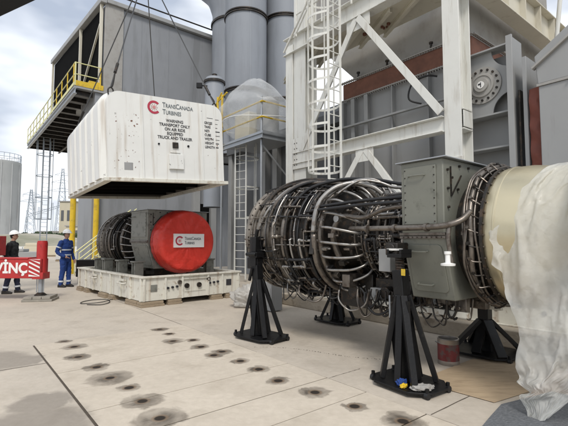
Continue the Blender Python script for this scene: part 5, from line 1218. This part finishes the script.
# ======================================================================= PEOPLE (local: facing +y, feet at 0)
def loft(b, secs, seg=20):
    """secs: (x, y, z, rx, ry) ellipses lying flat"""
    rows = []
    for x, y, z, rx, ry in secs: rows.append([b.bm.verts.new((x + math.cos(2 * math.pi * k / seg) * rx, y + math.sin(2 * math.pi * k / seg) * ry, z)) for k in range(seg)])
    for A, B in zip(rows, rows[1:]):
        for k in range(seg): b.face((A[k], A[(k + 1) % seg], B[(k + 1) % seg], B[k]))
    b.face(rows[0][::-1]); b.face(rows[-1])
def limb(b, pts, rs, seg=14):
    n = len(rs) - 1
    def f(t): x = t * n; i = min(int(x), n - 1); return rs[i] + (rs[i + 1] - rs[i]) * (x - i)
    b.tube(pts, f, seg, smooth=6)
    b.ball(pts[0], rs[0], seg=12); b.ball(pts[-1], rs[-1], seg=12)
def person(label, loc, rz, top, bottom, arms, legs, headpitch=0, bands=True, scale=1.0):
    t = thing('person', label, 'person', loc, rz); t.scale = (scale,) * 3
    L_, R_ = arms; LL, LR = legs
    # body
    b = MB()
    loft(b, [(0, 0, .84, .13, .10), (0, 0, .95, .155, .115), (0, .0, 1.1, .135, .10), (0, .0, 1.28, .165, .115), (0, -.01, 1.40, .17, .10), (0, -.01, 1.46, .10, .07), (0, -.005, 1.50, .055, .055), (0, .01, 1.58, .052, .055)])
    for ar in (L_, R_): limb(b, ar, [.055, .05, .042, .036, .028])
    for lg in (LL, LR): limb(b, lg, [.085, .075, .055, .05, .04])
    hc = Vector((0, .02, 1.665)); b.ball(hc, .1, .78, .95, 1.16, 20); b.ball(hc + Vector((0, .035, -.06)), .055, .85, .9, .9, 12)
    b.ball(hc + Vector((0, .098, -.012)), .016, .8, 1.2, 1.5, 8)
    for s in (-1, 1): b.ball(hc + Vector((s * .078, -.0, -.01)), .024, .4, .8, 1.2, 8)
    b.ball(hc + Vector((0, .088, -.055)), .018, 1.3, .5, .5, 8)
    for ar, s in ((L_, -1), (R_, 1)):
        wr = Vector(ar[-1]); dr = (Vector(ar[-1]) - Vector(ar[-2])).normalized()
        b.ball(wr + dr * .05, .042, .55, .85, 1.05, 12)
        for k in range(4):
            o0 = wr + dr * .085 + Vector((0, (k - 1.5) * .019, 0)); ln = (.07, .078, .074, .058)[k]
            b.tube([o0, o0 + dr * ln * .5 + Vector((-s * .004, 0, 0)), o0 + dr * ln + Vector((-s * .018, 0, 0))], lambda q: .0095 - .002 * q, 8, smooth=3)
        o0 = wr + dr * .03 + Vector((0, .03, 0)); b.tube([o0, o0 + dr * .03 + Vector((0, .022, 0)), o0 + dr * .062 + Vector((0, .026, 0))], lambda q: .011 - .002 * q, 8, smooth=3)
    body = b.build('body', skin_, t, smooth='all', remesh=.008, smod=2)
    # eyes
    for s in (-1, 1):
        b = MB(); b.ball(hc + Vector((s * .03, .083, .012)), .011, 1.2, .7, .7, 10); b.build('eye', ink, t)
    b = MB(); b.ball(hc + Vector((0, -.012, .012)), .103, .82, .93, 1.08, 20)
    for v_ in list(b.bm.verts):
        if v_.co.y > hc.y + .035 and v_.co.z < hc.z + .05: b.bm.verts.remove(v_)
    b.build('hair', hair, t, smooth='all')
    # trousers
    b = MB(); loft(b, [(0, 0, .80, .14, .11), (0, 0, .90, .168, .128), (0, 0, 1.0, .158, .12), (0, 0, 1.08, .15, .115)])
    for lg in (LL, LR): limb(b, lg[:-1] + [tuple(Vector(lg[-1]) + Vector((0, 0, .01)))], [.108, .098, .080, .074, .072])
    wrinkle(b.build('trousers', bottom, t, smooth='all', remesh=.012, smod=4), .11, .03)
    b = MB(); loft(b, [(0, 0, .90, .172, .132), (0, 0, .98, .175, .135), (0, .0, 1.12, .165, .125), (0, .0, 1.28, .195, .138), (0, -.01, 1.40, .20, .125), (0, -.01, 1.47, .13, .09), (0, -.005, 1.51, .075, .07), (0, 0, 1.53, .07, .068)])
    for ar in (L_, R_): limb(b, ar[:-1] + [tuple(Vector(ar[-1]) - (Vector(ar[-1]) - Vector(ar[-2])).normalized() * .01)], [.082, .074, .064, .056, .05])
    wrinkle(b.build('jacket', top, t, smooth='all', remesh=.012, smod=4), .12, .03)
    # boots
    for lg in (LL, LR):
        f = Vector(lg[-1]); b = MB(); b.tube([f + Vector((0, -.0, .10)), (f.x, f.y - .01, .07)], lambda q: .062, 12, smooth=0)
        b.hull([(f.x + sx * .048, f.y + yy, zz) for sx in (-1, 1) for yy, zz in ((-.085, 0), (.17, 0), (.19, .03), (.13, .065), (.03, .10), (-.085, .09))])
        b.build('boot', boot, t, smooth='all', remesh=.012, smod=3)
    # reflective bands
    def band(p, q, r): b = MB(); b.tube([p, q], r, 20, smooth=0); b.build('reflective_band', reflect, t)
    if bands:
        for lg in (LL, LR):
            q = Vector(lg[-2]).lerp(Vector(lg[-1]), .45); dr = (Vector(lg[-1]) - Vector(lg[-2])).normalized(); band(q - dr * .025, q + dr * .025, .085)
    if bands == 2:
        for ar in (L_, R_):
            q = Vector(ar[1]); dr = (Vector(ar[1]) - Vector(ar[0])).normalized(); band(q - dr * .02, q + dr * .02, .080)
        b = MB(); loft(b, [(0, .0, 1.16, .178, .137), (0, .0, 1.20, .182, .139)], 28); b.build('reflective_band', reflect, t)
        b = MB(); loft(b, [(0, .0, 1.00, .183, .142), (0, .0, 1.04, .180, .140)], 28); b.build('reflective_band', reflect, t)
    # helmet
    M = Matrix.Translation(hc + Vector((0, .0, .055))) @ Matrix.Rotation(R(headpitch), 4, 'X')
    b = MB(); b.lathe([(-.005, .118), (.03, .115), (.07, .098), (.10, .07), (.118, .035), (.122, .001)], (0, 0, 0), 'z', 28)
    b.lathe([(-.005, .118), (-.012, .130), (-.008, .131), (.0, .118)], (0, 0, 0), 'z', 28)
    for v_ in b.bm.verts: v_.co.y = v_.co.y * 1.12 + (.03 if v_.co.y > .1 and v_.co.z < .01 else 0); v_.co = M @ v_.co
    b.build('helmet', helm, t, smooth='all')
    return t
def wrinkle(o, sz, st):
    tx = bpy.data.textures.new('wrinkle', 'CLOUDS'); tx.noise_scale = sz; tx.noise_depth = 2; tx.noise_type = 'HARD_NOISE'
    q = o.modifiers.new('wrinkle', 'DISPLACE'); q.texture = tx; q.strength = st; q.mid_level = .4; q.texture_coords = 'LOCAL'
def legs(sx=.10, f1=0, f2=0): return ([(-sx, 0, .86), (-sx, .01, .68), (-sx, .02 + f1 * .5, .48), (-sx - .01, f1 * .8, .28), (-sx - .015, f1, .09)], [(sx, 0, .86), (sx, .01, .68), (sx, .02 + f2 * .5, .48), (sx + .01, f2 * .8, .28), (sx + .015, f2, .09)])
aR = [(.195, -.01, 1.41), (.24, -.05, 1.26), (.265, -.08, 1.13), (.25, .02, 1.04), (.19, .13, .98)]
aL = [(-.195, -.01, 1.41), (-.235, -.02, 1.25), (-.255, -.03, 1.12), (-.262, .02, 1.0), (-.255, .08, .88)]
person('worker in blue coveralls with reflective bands and a white helmet, standing beside the skid', (-7.24, 13.7, 0), -105, blue, blue, (aL, aR), legs(.10, .04, -.05), 0, 2, 1.04)
person('worker in a black jacket and white helmet looking up, standing behind the red outrigger beam', (-7.95, 12.1, 0), -80, blackcl, navy, (aL, aR), legs(.12, .12, -.10), 10, 1, 1.0)
person('worker at the left edge behind the lettered beam, mostly out of the photo', (-8.75, 12.5, 0), -60, blackcl, blue, (aL, aR), legs(.12, .1, -.08), 0, 1, 1.0) if False else None
